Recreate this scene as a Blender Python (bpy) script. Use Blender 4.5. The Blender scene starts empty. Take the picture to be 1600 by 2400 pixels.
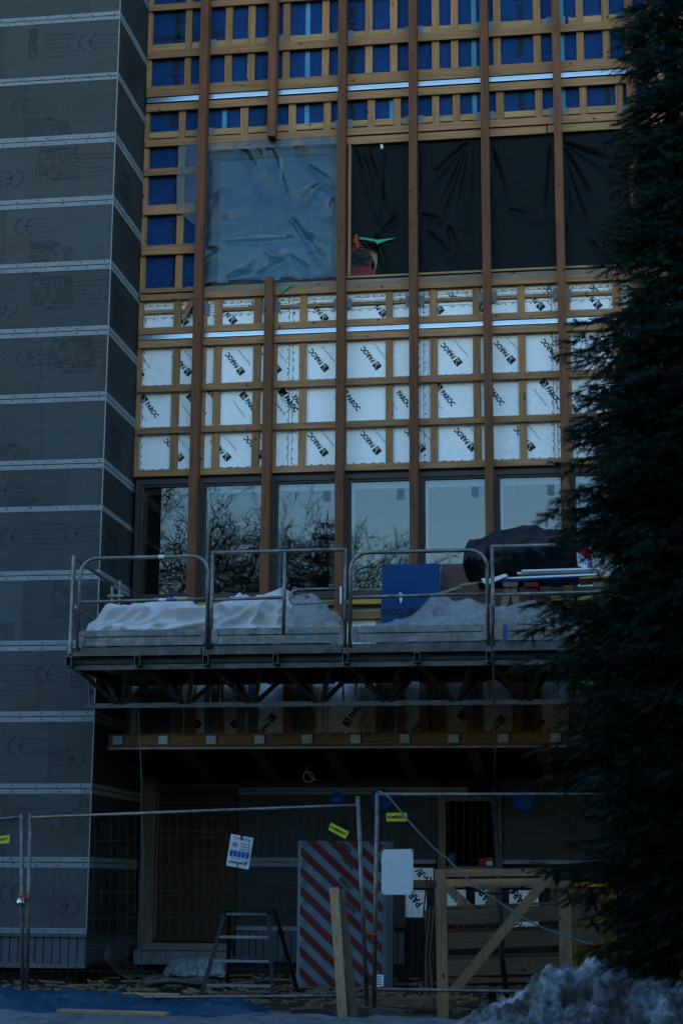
import bpy, bmesh, math, random
import numpy as np
from mathutils import Vector, Matrix, noise
from math import radians, sin, cos, pi

scene = bpy.context.scene
COL = scene.collection

# ------------------------------------------------------------------ camera
FPX = 4016.27
PITCH, YAW, ROLL = radians(12.1955), radians(8.5671), radians(.3671)
CAM = Vector((0, 0, 1.3))
FWD = Vector((-sin(YAW) * cos(PITCH), cos(YAW) * cos(PITCH), sin(PITCH)))
_r0 = Vector((cos(YAW), sin(YAW), 0))
_u0 = _r0.cross(FWD)
RIGHT = cos(ROLL) * _r0 + sin(ROLL) * _u0
UP = -sin(ROLL) * _r0 + cos(ROLL) * _u0

cam_data = bpy.data.cameras.new('camera')
cam = bpy.data.objects.new('camera', cam_data)
COL.objects.link(cam)
cam_data.sensor_fit = 'VERTICAL'
cam_data.sensor_height = 36
cam_data.sensor_width = 24
cam_data.lens = FPX / 2400 * 36
cam_data.clip_end = 2000
cam_data.dof.use_dof = True
cam_data.dof.focus_distance = 23.0
cam_data.dof.aperture_fstop = 2.8
M = Matrix((RIGHT, UP, -FWD)).transposed().to_4x4()
M.translation = CAM
cam.matrix_world = M
scene.camera = cam

# ------------------------------------------------------------------ world, sun, exposure
SUN_EL, SUN_ROT = radians(3.0), radians(-15)
world = bpy.data.worlds.new('World')
scene.world = world
world.use_nodes = True
wn = world.node_tree.nodes
bg = wn['Background']
sky = wn.new('ShaderNodeTexSky')
sky.sky_type = 'NISHITA'
sky.sun_disc = False
sky.sun_elevation = SUN_EL
sky.sun_rotation = SUN_ROT
sky.air_density = 1.0
sky.dust_density = 0.6
sky.ozone_density = 2.3
world.node_tree.links.new(sky.outputs[0], bg.inputs[0])
bg.inputs[1].default_value = 0.15
sun_data = bpy.data.lights.new('sun', 'SUN')
sun = bpy.data.objects.new('sun', sun_data)
COL.objects.link(sun)
sun_data.energy = 0.012
sun_data.angle = radians(25)
sun_data.color = (1.0, .93, .85)
_sd = Vector((sin(SUN_ROT) * cos(SUN_EL), cos(SUN_ROT) * cos(SUN_EL), sin(SUN_EL)))
sun.rotation_euler = _sd.to_track_quat('Z', 'Y').to_euler()
sun.location = (-20, -20, 30)
scene.view_settings.view_transform = 'Standard'
scene.view_settings.look = 'None'
scene.view_settings.gamma = 1
scene.view_settings.exposure = 3.4
scene.view_settings.use_curve_mapping = False
scene.cycles.max_bounces = 6
scene.cycles.transparent_max_bounces = 12


# ------------------------------------------------------------------ helpers
def W(px, py, Y):
    """world point on the upright plane at depth Y seen at pixel (px, py) of the 1600x2400 photo"""
    d = FWD + RIGHT * ((px - 800) / FPX) - UP * ((py - 1200) / FPX)
    return CAM + d * (Y / d.y)


def GX(px, py, Y):
    return W(px, py, Y).x


def GZ(px, py, Y):
    return W(px, py, Y).z


def tag(o, label=None, cat=None, group=None, kind=None):
    if label: o['label'] = label
    if cat: o['category'] = cat
    if group: o['group'] = group
    if kind: o['kind'] = kind
    return o


def thing(name, label, cat, loc=(0, 0, 0), group=None):
    o = bpy.data.objects.new(name, None)
    o.empty_display_size = .2
    COL.objects.link(o)
    o.location = loc
    return tag(o, label, cat, group)


def wloc(o):
    v = Vector((0, 0, 0))
    while o is not None:
        v += o.location
        o = o.parent
    return v


class MB:
    def __init__(s):
        s.v = []
        s.f = []

    def add(s, vs, fs):
        b = len(s.v)
        s.v.extend([tuple(v) for v in vs])
        s.f.extend([tuple(i + b for i in f) for f in fs])
        return s

    def box(s, x0, x1, y0, y1, z0, z1):
        vs = [(x0, y0, z0), (x1, y0, z0), (x1, y1, z0), (x0, y1, z0), (x0, y0, z1), (x1, y0, z1), (x1, y1, z1), (x0, y1, z1)]
        return s.add(vs, [(0, 3, 2, 1), (4, 5, 6, 7), (0, 1, 5, 4), (1, 2, 6, 5), (2, 3, 7, 6), (3, 0, 4, 7)])

    def beam(s, p, q, w, d, side=(1, 0, 0)):
        """bar from p to q, w across `side`, d across the third axis"""
        p, q = Vector(p), Vector(q)
        t = (q - p).normalized()
        sd = Vector(side)
        sd = (sd - t * sd.dot(t)).normalized()
        o = t.cross(sd)
        vs = []
        for c in (p, q):
            for a, b in ((-1, -1), (1, -1), (1, 1), (-1, 1)):
                vs.append(c + sd * (a * w / 2) + o * (b * d / 2))
        fs = [(0, 1, 2, 3), (7, 6, 5, 4)] + [(i, i + 4, (i + 1) % 4 + 4, (i + 1) % 4) for i in range(4)]
        return s.add(vs, fs)

    def tube(s, pts, r, n=8, cap=True):
        pts = [Vector(p) for p in pts]
        k = len(pts)
        rs = r if isinstance(r, (list, tuple)) else [r] * k
        vs, fs = [], []
        ref = None
        for i, p in enumerate(pts):
            a = pts[max(i - 1, 0)]
            b = pts[min(i + 1, k - 1)]
            t = (b - a)
            t = t.normalized() if t.length > 1e-9 else Vector((0, 0, 1))
            if ref is None:
                ref = t.orthogonal().normalized()
            ref = (ref - t * ref.dot(t))
            ref = ref.normalized() if ref.length > 1e-6 else t.orthogonal().normalized()
            o = t.cross(ref)
            for j in range(n):
                an = 2 * pi * j / n
                vs.append(p + (ref * cos(an) + o * sin(an)) * rs[i])
        for i in range(k - 1):
            for j in range(n):
                fs.append((i * n + j, i * n + (j + 1) % n, (i + 1) * n + (j + 1) % n, (i + 1) * n + j))
        if cap:
            fs.append(tuple(range(n - 1, -1, -1)))
            fs.append(tuple(range((k - 1) * n, k * n)))
        return s.add(vs, fs)

    def prism(s, pts, ext):
        """flat polygon pushed along ext"""
        n = len(pts)
        e = Vector(ext)
        vs = [Vector(p) for p in pts] + [Vector(p) + e for p in pts]
        fs = [tuple(range(n - 1, -1, -1)), tuple(range(n, 2 * n))] + [(i, (i + 1) % n, n + (i + 1) % n, n + i) for i in range(n)]
        return s.add(vs, fs)

    def grid(s, rows, closed=False):
        nr, nc = len(rows), len(rows[0])
        vs = [v for r in rows for v in r]
        fs = []
        for i in range(nr - 1):
            for j in range(nc if closed else nc - 1):
                fs.append((i * nc + j, i * nc + (j + 1) % nc, (i + 1) * nc + (j + 1) % nc, (i + 1) * nc + j))
        return s.add(vs, fs)

    def disc(s, c, r, y0, y1, n=32):
        pts = [(c[0] + r * cos(2 * pi * k / n), y0, c[1] + r * sin(2 * pi * k / n)) for k in range(n)]
        return s.prism(pts, (0, y1 - y0, 0))

    def build(s, name, mat, parent=None, smooth=False, loc=None):
        if parent is not None:
            L = wloc(parent) if loc is None else Vector(loc)
        elif loc is not None:
            L = Vector(loc)
        else:
            a = np.array(s.v)
            L = Vector(((a[:, 0].min() + a[:, 0].max()) / 2, (a[:, 1].min() + a[:, 1].max()) / 2, a[:, 2].min()))
        me = bpy.data.meshes.new(name)
        me.from_pydata([(v[0] - L.x, v[1] - L.y, v[2] - L.z) for v in s.v], [], s.f)
        me.update()
        if smooth:
            me.polygons.foreach_set('use_smooth', [True] * len(me.polygons))
        me.materials.append(mat)
        o = bpy.data.objects.new(name, me)
        COL.objects.link(o)
        if parent is not None:
            o.parent = parent
            o.location = L - wloc(parent)
        else:
            o.location = L
        return o


def imprint(o, mb, mat):
    """add flat print (or screws) to the mesh of the board it is printed on"""
    if not mb.f: return
    me = o.data
    me.materials.append(mat)
    k = len(me.materials) - 1
    L = wloc(o)
    bm = bmesh.new()
    bm.from_mesh(me)
    vs = [bm.verts.new((v[0] - L.x, v[1] - L.y, v[2] - L.z)) for v in mb.v]
    for f in mb.f:
        try:
            bf = bm.faces.new([vs[i] for i in f])
            bf.material_index = k
        except ValueError:
            pass
    loose = [v for v in vs if not v.link_faces]
    for v in loose: bm.verts.remove(v)
    bm.to_mesh(me)
    bm.free()


def np_mesh(name, V, F, mat, parent=None, loc=None, smooth=False):
    """triangle arrays to one mesh object"""
    L = Vector(loc) if loc is not None else (wloc(parent) if parent else Vector((0, 0, 0)))
    V = V - np.array(L)
    me = bpy.data.meshes.new(name)
    me.vertices.add(len(V))
    me.vertices.foreach_set('co', V.astype(np.float32).ravel())
    k = F.shape[1]
    me.loops.add(F.size)
    me.loops.foreach_set('vertex_index', F.astype(np.int32).ravel())
    me.polygons.add(len(F))
    me.polygons.foreach_set('loop_start', np.arange(0, F.size, k, dtype=np.int32))
    me.polygons.foreach_set('loop_total', np.full(len(F), k, dtype=np.int32))
    me.update(calc_edges=True)
    if smooth:
        me.polygons.foreach_set('use_smooth', [True] * len(F))
    me.materials.append(mat)
    o = bpy.data.objects.new(name, me)
    COL.objects.link(o)
    if parent is not None:
        o.parent = parent
        o.location = L - wloc(parent)
    else:
        o.location = L
    return o


_txt = {}


def glyphs(s, bold=0.0, outline=0.0, shear=0.0):
    """2-D mesh of a string, cap height about .7, left aligned"""
    k = (s, bold, outline, shear)
    if k not in _txt:
        c = bpy.data.curves.new('text', 'FONT')
        c.body = s
        c.size = 1
        c.resolution_u = 3
        c.offset = bold
        c.shear = shear
        if outline:
            c.fill_mode = 'NONE'
            c.bevel_depth = outline
            c.bevel_resolution = 0
        else:
            c.fill_mode = 'FRONT'
        o = bpy.data.objects.new('text', c)
        COL.objects.link(o)
        bpy.context.view_layer.update()
        me = bpy.data.meshes.new_from_object(o.evaluated_get(bpy.context.evaluated_depsgraph_get()))
        vs = [tuple(v.co) for v in me.vertices]
        fs = [tuple(p.vertices) for p in me.polygons]
        bpy.data.objects.remove(o)
        bpy.data.curves.remove(c)
        bpy.data.meshes.remove(me)
        xs = [v[0] for v in vs]
        _txt[k] = (vs, fs, min(xs), max(xs))
    return _txt[k]


def write(mb, s, org, ax, ay, size, width=None, bold=0.0, outline=0.0, shear=0.0, anchor='l'):
    vs, fs, x0, x1 = glyphs(s, bold, outline, shear)
    ax, ay, org = Vector(ax).normalized(), Vector(ay).normalized(), Vector(org)
    sx = size if width is None else width / (x1 - x0)
    off = {'l': x0, 'c': (x0 + x1) / 2, 'r': x1}[anchor]
    mb.add([org + ax * ((v[0] - off) * sx) + ay * (v[1] * size) for v in vs], fs)


def fbm(p, sc=1.0, oc=4):
    return noise.fractal(Vector(p) * sc, 0.6, 2.0, oc)


# ------------------------------------------------------------------ materials
def new_mat(name):
    m = bpy.data.materials.new(name)
    m.use_nodes = True
    nt = m.node_tree
    b = nt.nodes['Principled BSDF']
    return m, nt, b


def nd(nt, t, **kw):
    n = nt.nodes.new(t)
    for k, v in kw.items():
        setattr(n, k, v)
    return n


def lk(nt, a, b):
    nt.links.new(a, b)


def coords(nt, scale=(1, 1, 1), rnd=True):
    tc = nd(nt, 'ShaderNodeTexCoord')
    out = tc.outputs['Object']
    if rnd:
        oi = nd(nt, 'ShaderNodeObjectInfo')
        ml = nd(nt, 'ShaderNodeMath', operation='MULTIPLY')
        ml.inputs[1].default_value = 37.0
        lk(nt, oi.outputs['Random'], ml.inputs[0])
        ad = nd(nt, 'ShaderNodeVectorMath', operation='ADD')
        lk(nt, out, ad.inputs[0])
        lk(nt, ml.outputs[0], ad.inputs[1])
        out = ad.outputs[0]
    mp = nd(nt, 'ShaderNodeMapping')
    mp.inputs['Scale'].default_value = scale
    lk(nt, out, mp.inputs[0])
    return mp.outputs[0], out


def noise_n(nt, vec, scale, detail=4, rough=.6):
    n = nd(nt, 'ShaderNodeTexNoise')
    n.inputs['Scale'].default_value = scale
    n.inputs['Detail'].default_value = detail
    n.inputs['Roughness'].default_value = rough
    lk(nt, vec, n.inputs['Vector'])
    return n.outputs['Fac']


def ramp(nt, fac, stops):
    r = nd(nt, 'ShaderNodeValToRGB')
    e = r.color_ramp.elements
    while len(e) < len(stops):
        e.new(.5)
    for i, (p, c) in enumerate(stops):
        e[i].position = p
        e[i].color = (*c, 1) if len(c) == 3 else c
    lk(nt, fac, r.inputs[0])
    return r.outputs[0]


def mixc(nt, fac, a, b, mode='MIX'):
    m = nd(nt, 'ShaderNodeMix', data_type='RGBA', blend_type=mode)
    for sock, val in ((m.inputs[0], fac), (m.inputs[6], a), (m.inputs[7], b)):
        if isinstance(val, (int, float)):
            sock.default_value = val
        elif isinstance(val, tuple):
            sock.default_value = (*val, 1) if len(val) == 3 else val
        else:
            lk(nt, val, sock)
    return m.outputs[2]


def bump(nt, b, h, strength=.3, dist=.01):
    n = nd(nt, 'ShaderNodeBump')
    n.inputs['Strength'].default_value = strength
    n.inputs['Distance'].default_value = dist
    lk(nt, h, n.inputs['Height'])
    lk(nt, n.outputs[0], b.inputs['Normal'])


def wood(name, col, axis, knots=True, vary=.35, rough=.75):
    m, nt, b = new_mat(name)
    sc = [45, 45, 45]
    sc['xyz'.index(axis)] = 1.6
    v, raw = coords(nt, tuple(sc))
    g = noise_n(nt, v, 1.0, 5, .65)
    dark = tuple(c * .55 for c in col)
    light = tuple(min(1, c * 1.25) for c in col)
    c1 = ramp(nt, g, [(.3, dark), (.55, col), (.75, light)])
    oi = nd(nt, 'ShaderNodeObjectInfo')
    hv = nd(nt, 'ShaderNodeHueSaturation')
    mr = nd(nt, 'ShaderNodeMapRange')
    mr.inputs['To Min'].default_value = 1 - vary
    mr.inputs['To Max'].default_value = 1 + vary
    lk(nt, oi.outputs['Random'], mr.inputs[0])
    lk(nt, mr.outputs[0], hv.inputs['Value'])
    lk(nt, c1, hv.inputs['Color'])
    out = hv.outputs[0]
    big = noise_n(nt, raw, 1.3, 3, .5)
    out = mixc(nt, ramp(nt, big, [(.45, (0, 0, 0)), (.75, (.55, .55, .55))]), out, tuple(c * .6 for c in col))
    if knots:
        vo = nd(nt, 'ShaderNodeTexVoronoi')
        vo.inputs['Scale'].default_value = 6.0
        mp = nd(nt, 'ShaderNodeMapping')
        s2 = [1, 1, 1]
        s2['xyz'.index(axis)] = .6
        mp.inputs['Scale'].default_value = s2
        lk(nt, raw, mp.inputs[0])
        lk(nt, mp.outputs[0], vo.inputs['Vector'])
        kf = ramp(nt, vo.outputs['Distance'], [(.06, (1, 1, 1)), (.13, (0, 0, 0))])
        out = mixc(nt, kf, out, tuple(c * .16 for c in col))
    lk(nt, out, b.inputs['Base Color'])
    b.inputs['Roughness'].default_value = rough
    b.inputs['Specular IOR Level'].default_value = .18
    bump(nt, b, g, .25, .003)
    return m


def plain(name, col, rough=.6, metal=0.0, mottle=.25, scale=6.0, bmp=0.1, spec=.16):
    m, nt, b = new_mat(name)
    v, raw = coords(nt, (scale,) * 3)
    n = noise_n(nt, v, 1.0, 6, .62)
    c = ramp(nt, n, [(.28, tuple(x * (1 - mottle) for x in col)), (.72, tuple(min(1, x * (1 + mottle)) for x in col))])
    lk(nt, c, b.inputs['Base Color'])
    b.inputs['Roughness'].default_value = rough
    b.inputs['Metallic'].default_value = metal
    b.inputs['Specular IOR Level'].default_value = spec
    if bmp:
        n2 = noise_n(nt, raw, scale * 6, 3, .5)
        bump(nt, b, n2, bmp, .004)
    return m


def galvanised(name, base=.3, metal=.55, streak=True):
    m, nt, b = new_mat(name)
    v, raw = coords(nt, (1, 1, 1))
    vo = nd(nt, 'ShaderNodeTexVoronoi')
    vo.inputs['Scale'].default_value = 38
    lk(nt, raw, vo.inputs['Vector'])
    n = noise_n(nt, raw, 7, 6, .7)
    c = ramp(nt, n, [(.3, (base * .45, base * .55, base * .62)), (.5, (base, base * 1.08, base * 1.15)), (.72, (base * 1.7, base * 1.8, base * 1.85))])
    c = mixc(nt, .25, c, vo.outputs['Color'], 'OVERLAY')
    hs = nd(nt, 'ShaderNodeHueSaturation')
    hs.inputs['Saturation'].default_value = .35
    lk(nt, c, hs.inputs['Color'])
    c = hs.outputs[0]
    if streak:
        mp = nd(nt, 'ShaderNodeMapping')
        mp.inputs['Scale'].default_value = (60, 60, 5)
        lk(nt, raw, mp.inputs[0])
        s = noise_n(nt, mp.outputs[0], 1, 3, .7)
        c = mixc(nt, ramp(nt, s, [(.58, (0, 0, 0)), (.66, (.8, .8, .8))]), c, (.035, .04, .045))
    lk(nt, c, b.inputs['Base Color'])
    b.inputs['Metallic'].default_value = metal
    b.inputs['Roughness'].default_value = .48
    bump(nt, b, n, .15, .004)
    return m


def cement(name, col):
    m, nt, b = new_mat(name)
    v, raw = coords(nt, (1, 1, 1))
    fine = noise_n(nt, raw, 55, 4, .7)
    mid = noise_n(nt, raw, 2.2, 5, .6)
    c = ramp(nt, fine, [(.25, tuple(x * .82 for x in col)), (.75, tuple(x * 1.16 for x in col))])
    c = mixc(nt, ramp(nt, mid, [(.4, (0, 0, 0)), (.72, (.6, .6, .6))]), c, (col[0] * 1.02, col[1] * .85, col[2] * .72))
    st = noise_n(nt, raw, .9, 4, .55)
    c = mixc(nt, ramp(nt, st, [(.56, (0, 0, 0)), (.72, (.7, .7, .7))]), c, (col[0] * 1.1, col[1] * .7, col[2] * .52))
    mp = nd(nt, 'ShaderNodeMapping')
    mp.inputs['Scale'].default_value = (9, 9, 1.2)
    mp.inputs['Rotation'].default_value = (0, .5, 0)
    lk(nt, raw, mp.inputs[0])
    scr = noise_n(nt, mp.outputs[0], 2.5, 2, .5)
    c = mixc(nt, ramp(nt, scr, [(.71, (0, 0, 0)), (.76, (.35, .35, .35))]), c, tuple(x * 1.6 for x in col))
    oi = nd(nt, 'ShaderNodeObjectInfo')
    hv = nd(nt, 'ShaderNodeHueSaturation')
    mr = nd(nt, 'ShaderNodeMapRange')
    mr.inputs['To Min'].default_value = .86
    mr.inputs['To Max'].default_value = 1.14
    lk(nt, oi.outputs['Random'], mr.inputs[0])
    lk(nt, mr.outputs[0], hv.inputs['Value'])
    lk(nt, c, hv.inputs['Color'])
    lk(nt, hv.outputs[0], b.inputs['Base Color'])
    b.inputs['Roughness'].default_value = .85
    b.inputs['Specular IOR Level'].default_value = .15
    bump(nt, b, fine, .2, .002)
    return m


def film(name, col, alpha, rough=.25, crumple=.4, cscale=9):
    """thin polythene: part see-through, part glossy skin"""
    m, nt, b = new_mat(name)
    v, raw = coords(nt, (1, 1, 1), False)
    n = noise_n(nt, raw, cscale, 5, .6)
    b.inputs['Base Color'].default_value = (*col, 1)
    b.inputs['Roughness'].default_value = rough
    b.inputs['IOR'].default_value = 1.62
    bump(nt, b, n, crumple, .05)
    tr = nd(nt, 'ShaderNodeBsdfTransparent')
    tr.inputs[0].default_value = (.86, .92, .97, 1)
    mx = nd(nt, 'ShaderNodeMixShader')
    lk(nt, ramp(nt, n, [(.3, (alpha * .8,) * 3), (.7, (min(1, alpha * 1.25),) * 3)]), mx.inputs[0])
    lk(nt, tr.outputs[0], mx.inputs[1])
    lk(nt, b.outputs[0], mx.inputs[2])
    lk(nt, mx.outputs[0], nt.nodes['Material Output'].inputs[0])
    return m


def sheet_mat(name, col, rough, crumple=.5, cscale=7, spec=.5, dist=.05):
    m, nt, b = new_mat(name)
    v, raw = coords(nt, (1, 1, 1))
    n = noise_n(nt, raw, cscale, 6, .62)
    n2 = noise_n(nt, raw, cscale * 3.5, 4, .6)
    b.inputs['Base Color'].default_value = (*col, 1)
    b.inputs['Roughness'].default_value = rough
    b.inputs['Specular IOR Level'].default_value = spec
    def crease(x):
        a = nd(nt, 'ShaderNodeMath', operation='SUBTRACT'); a.inputs[1].default_value = .5
        lk(nt, x, a.inputs[0])
        c_ = nd(nt, 'ShaderNodeMath', operation='ABSOLUTE')
        lk(nt, a.outputs[0], c_.inputs[0])
        return c_.outputs[0]
    mx = nd(nt, 'ShaderNodeMath', operation='MULTIPLY_ADD')
    mx.inputs[1].default_value = .3
    lk(nt, crease(n2), mx.inputs[0])
    lk(nt, crease(n), mx.inputs[2])
    bump(nt, b, mx.outputs[0], crumple, dist)
    return m


def glass_mat(name, tint=(.9, .95, .97), base=.14, wav=.02):
    m, nt, b = new_mat(name)
    nt.nodes.remove(b)
    gl = nd(nt, 'ShaderNodeBsdfGlossy')
    gl.inputs['Roughness'].default_value = .012
    gl.inputs['Color'].default_value = (*tint, 1)
    tr = nd(nt, 'ShaderNodeBsdfTransparent')
    tr.inputs[0].default_value = (.7, .78, .8, 1)
    fr = nd(nt, 'ShaderNodeFresnel')
    fr.inputs[0].default_value = 1.5
    ad = nd(nt, 'ShaderNodeMath', operation='ADD', use_clamp=True)
    ad.inputs[1].default_value = base
    lk(nt, fr.outputs[0], ad.inputs[0])
    v, raw = coords(nt, (1, 1, 1), True)
    n = noise_n(nt, raw, 1.6, 1, .4)
    bp = nd(nt, 'ShaderNodeBump')
    bp.inputs['Strength'].default_value = wav
    bp.inputs['Distance'].default_value = .1
    lk(nt, n, bp.inputs['Height'])
    lk(nt, bp.outputs[0], gl.inputs['Normal'])
    mx = nd(nt, 'ShaderNodeMixShader')
    lk(nt, ad.outputs[0], mx.inputs[0])
    lk(nt, tr.outputs[0], mx.inputs[1])
    lk(nt, gl.outputs[0], mx.inputs[2])
    lk(nt, mx.outputs[0], nt.nodes['Material Output'].inputs[0])
    return m


MAT = {}
BAT = (.31, .162, .082)
MAT['bat_x'] = wood('batten wood lying', BAT, 'x', vary=.22)
MAT['bat_z'] = wood('batten wood standing', (.33, .174, .086), 'z', vary=.22)
MAT['post'] = wood('post wood', (.15, .062, .033), 'z', vary=.15)
MAT['grey_x'] = wood('weathered plank', (.22, .17, .14), 'x', vary=.1)
MAT['pale_x'] = wood('pale timber lying', (.36, .225, .105), 'x', vary=.15)
MAT['pale_z'] = wood('pale timber standing', (.33, .215, .12), 'z', vary=.15)
MAT['old_x'] = wood('old board lying', (.15, .10, .065), 'x', vary=.2)
MAT['old_z'] = wood('old board standing', (.15, .11, .08), 'z', vary=.2)
MAT['ply'] = wood('plywood door', (.05, .028, .016), 'z', knots=False, vary=.05)
MAT['ochre'] = wood('ochre sill board', (.34, .22, .045), 'x', knots=False, vary=.1)
MAT['blue'] = plain('blue weather board', (.002, .034, .135), .75, mottle=.2, scale=3)
MAT['blue2'] = plain('loose blue board', (.002, .030, .11), .7, mottle=.2, scale=3)
MAT['brownboard'] = plain('brown fibre board', (.075, .05, .04), .85, mottle=.15)
MAT['ink'] = plain('black ink', (.012, .014, .018), .7, mottle=.05, bmp=0)
MAT['inkgrey'] = plain('dark grey ink', (.045, .055, .07), .7, mottle=.1, bmp=0)
MAT['inkblue'] = plain('faded blue ink', (.027, .037, .048), .8, mottle=.3, scale=20, bmp=0)
MAT['tape'] = plain('pale blue tape', (.06, .22, .36), .5, mottle=.2)
MAT['strip'] = plain('jointing strip', (.17, .195, .22), .7, mottle=.18, scale=4)
MAT['screw'] = plain('screw head', (.01, .011, .012), .5, mottle=.05, bmp=0)
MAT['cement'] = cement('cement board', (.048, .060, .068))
MAT['cement_low_shade'] = cement('shaded cement board of the entrance', (.040, .042, .045))  # darker copy of the cement board, recess shade put into the colour
MAT['cement_side_shade'] = cement('shaded cement board of the return', (.027, .033, .039))  # same board as the front, its side shade painted into the colour
MAT['bead'] = plain('corner bead', (.2, .22, .24), .5)
MAT['rail'] = plain('bright galvanised rail', (.40, .43, .45), .3, 1.0, mottle=.1, scale=3, bmp=.05)
MAT['insul'] = plain('white insulation facing', (.76, .78, .82), .8, mottle=.09, scale=22, bmp=.25)
MAT['membrane'] = plain('blue grey membrane', (.13, .17, .20), .6)
MAT['frame'] = plain('grey brown window frame', (.042, .036, .036), .45, mottle=.1)
MAT['inner'] = plain('inner timber frame', (.24, .10, .035), .6)
MAT['glass'] = glass_mat('window glass', tint=(.80, .87, .98), base=.008, wav=.004)
MAT['glass_up'] = glass_mat('upper window glass', tint=(.34, .68, .92), base=.0, wav=.008)
MAT['room'] = plain('dark room', (.012, .012, .013), .9)
MAT['galv'] = galvanised('galvanised tube', .13, .75)
MAT['galv_plate'] = galvanised('galvanised plate', .105, .7)
MAT['galv_dark'] = galvanised('dirty steel', .055, .4, False)
MAT['checker'] = galvanised('checker plate', .06, .6)
MAT['black_sheet'] = sheet_mat('black building film', (.0022, .005, .007), .38, .35, 3.5, .06)
MAT['bundle'] = sheet_mat('black tarpaulin', (.003, .006, .010), .36, .4, 6, .2)
MAT['white_tarp'] = sheet_mat('white tarpaulin', (.44, .43, .47), .5, .35, 4.0, .3, .06)
MAT['film'] = film('clear polythene', (.03, .085, .135), .36, .16, .35, 5)
MAT['film2'] = film('milky polythene', (.34, .36, .40), .46, .22, .45, 5)
MAT['tapemark_reflection'] = plain('tape and painted reflection', (.22, .30, .36), .6)
MAT['cyanfilm'] = film('cyan tone film', (.02, .18, .28), .6, .25, .5, 6)
MAT['dark'] = plain('dark recess', (.012, .012, .013), .9)
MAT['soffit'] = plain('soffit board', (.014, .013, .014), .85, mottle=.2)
MAT['soffit_strip'] = plain('soffit joint strip', (.20, .19, .19), .8)
MAT['dripedge'] = plain('pale drip edge', (.3, .33, .35), .5)
MAT['plate'] = plain('pale steel plate', (.50, .54, .60), .5, .2, mottle=.12)
MAT['fence'] = galvanised('fence tube', .11, .7, False)
MAT['wire'] = plain('fence wire', (.035, .05, .055), .5, .4)
MAT['ledge'] = plain('pale ledge', (.16, .165, .17), .9, mottle=.4)
MAT['concrete'] = plain('concrete block', (.06, .06, .058), .9, mottle=.4)
MAT['yellow'] = plain('yellow sign', (.50, .50, .03), .5, mottle=.05)
MAT['signwhite'] = plain('white sign', (.58, .61, .66), .5, mottle=.05, scale=3)
MAT['signblue'] = plain('sign blue', (.01, .06, .26), .5, mottle=.1)
MAT['red'] = plain('red paint', (.32, .012, .014), .5, mottle=.2)
MAT['pinkred'] = plain('red plastic', (.13, .004, .012), .4, mottle=.2)
MAT['dullred'] = plain('dull red paint', (.075, .012, .01), .6)
MAT['orange'] = plain('orange plastic', (.30, .045, .012), .5, mottle=.2)
MAT['green'] = plain('green strap', (.015, .26, .17), .5, mottle=.3)
MAT['black'] = plain('black plastic', (.008, .009, .01), .4, mottle=.2)
MAT['cream'] = plain('cream panel', (.5, .5, .40), .7, mottle=.1)
MAT['packwhite'] = sheet_mat('pack film', (.075, .10, .12), .45, .3, 8, .15)
MAT['packred'] = sheet_mat('pack red stripe', (.065, .003, .004), .5, .3, 8, .12)
MAT['tarp'] = sheet_mat('blue tarpaulin', (.003, .034, .078), .45, .6, 4, .3)
MAT['disc'] = plain('blue plastic cover', (.006, .05, .30), .45, mottle=.1)
MAT['alu'] = plain('aluminium tread', (.34, .38, .41), .35, .8, mottle=.2)
MAT['plinth'] = plain('blue grey plinth sheet', (.06, .075, .09), .55, mottle=.15)
MAT['cable_teal'] = plain('teal cable', (.02, .10, .11), .5)
MAT['cable_white'] = plain('white cable', (.35, .36, .36), .5)
MAT['rope'] = plain('pale webbing', (.13, .145, .16), .7)
MAT['container'] = plain('yellow container steel', (.11, .07, .008), .6, mottle=.25)
MAT['brass'] = plain('steel lock', (.5, .55, .6), .25, 1.0, mottle=.15)
MAT['bark'] = plain('bark', (.014, .011, .009), .9, mottle=.4, scale=12)
MAT['stain_yellow'] = plain('yellow paint', (.42, .25, .01), .5)


def needles_mat(name, a, bcol):
    m, nt, b = new_mat(name)
    v, raw = coords(nt, (1, 1, 1), False)
    n = noise_n(nt, raw, 1.8, 3, .6)
    lk(nt, ramp(nt, n, [(.35, a), (.7, bcol)]), b.inputs['Base Color'])
    b.inputs['Roughness'].default_value = .6
    b.inputs['Specular IOR Level'].default_value = .12
    return m


MAT['needles'] = needles_mat('spruce needles', (.002, .009, .007), (.006, .023, .018))


def ground_mat():
    m, nt, b = new_mat('dark soil')
    v, raw = coords(nt, (1, 1, 1), False)
    n = noise_n(nt, raw, 3.0, 8, .7)
    c = ramp(nt, n, [(.3, (.010, .008, .007)), (.55, (.028, .023, .019)), (.78, (.06, .052, .045))])
    lk(nt, c, b.inputs['Base Color'])
    b.inputs['Roughness'].default_value = .9
    b.inputs['Specular IOR Level'].default_value = .1
    bump(nt, b, n, .9, .06)
    return m


def snow_mat(name, dirt_lo, dirt_hi, cols, sc=(6.0, 28.0)):
    m, nt, b = new_mat(name)
    v, raw = coords(nt, (1, 1, 1), False)
    n = noise_n(nt, raw, sc[0], 8, .72)
    n2 = noise_n(nt, raw, sc[1], 6, .75)
    c = ramp(nt, n, [(dirt_lo, (.02, .018, .017)), (dirt_hi, cols[0]), (.8, cols[1])])
    c = mixc(nt, ramp(nt, n2, [(.33, (1, 1, 1)), (.42, (0, 0, 0))]), c, (.035, .028, .024))
    lk(nt, c, b.inputs['Base Color'])
    b.inputs['Roughness'].default_value = .7
    bump(nt, b, n2, .6, .03)
    return m


MAT['soil'] = ground_mat()
MAT['snow'] = snow_mat('trodden snow', .34, .5, ((.075, .098, .125), (.16, .20, .25)))
MAT['snowpile'] = snow_mat('dirty piled snow', .44, .58, ((.15, .18, .22), (.70, .76, .84)), (3.4, 13.0))

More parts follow.
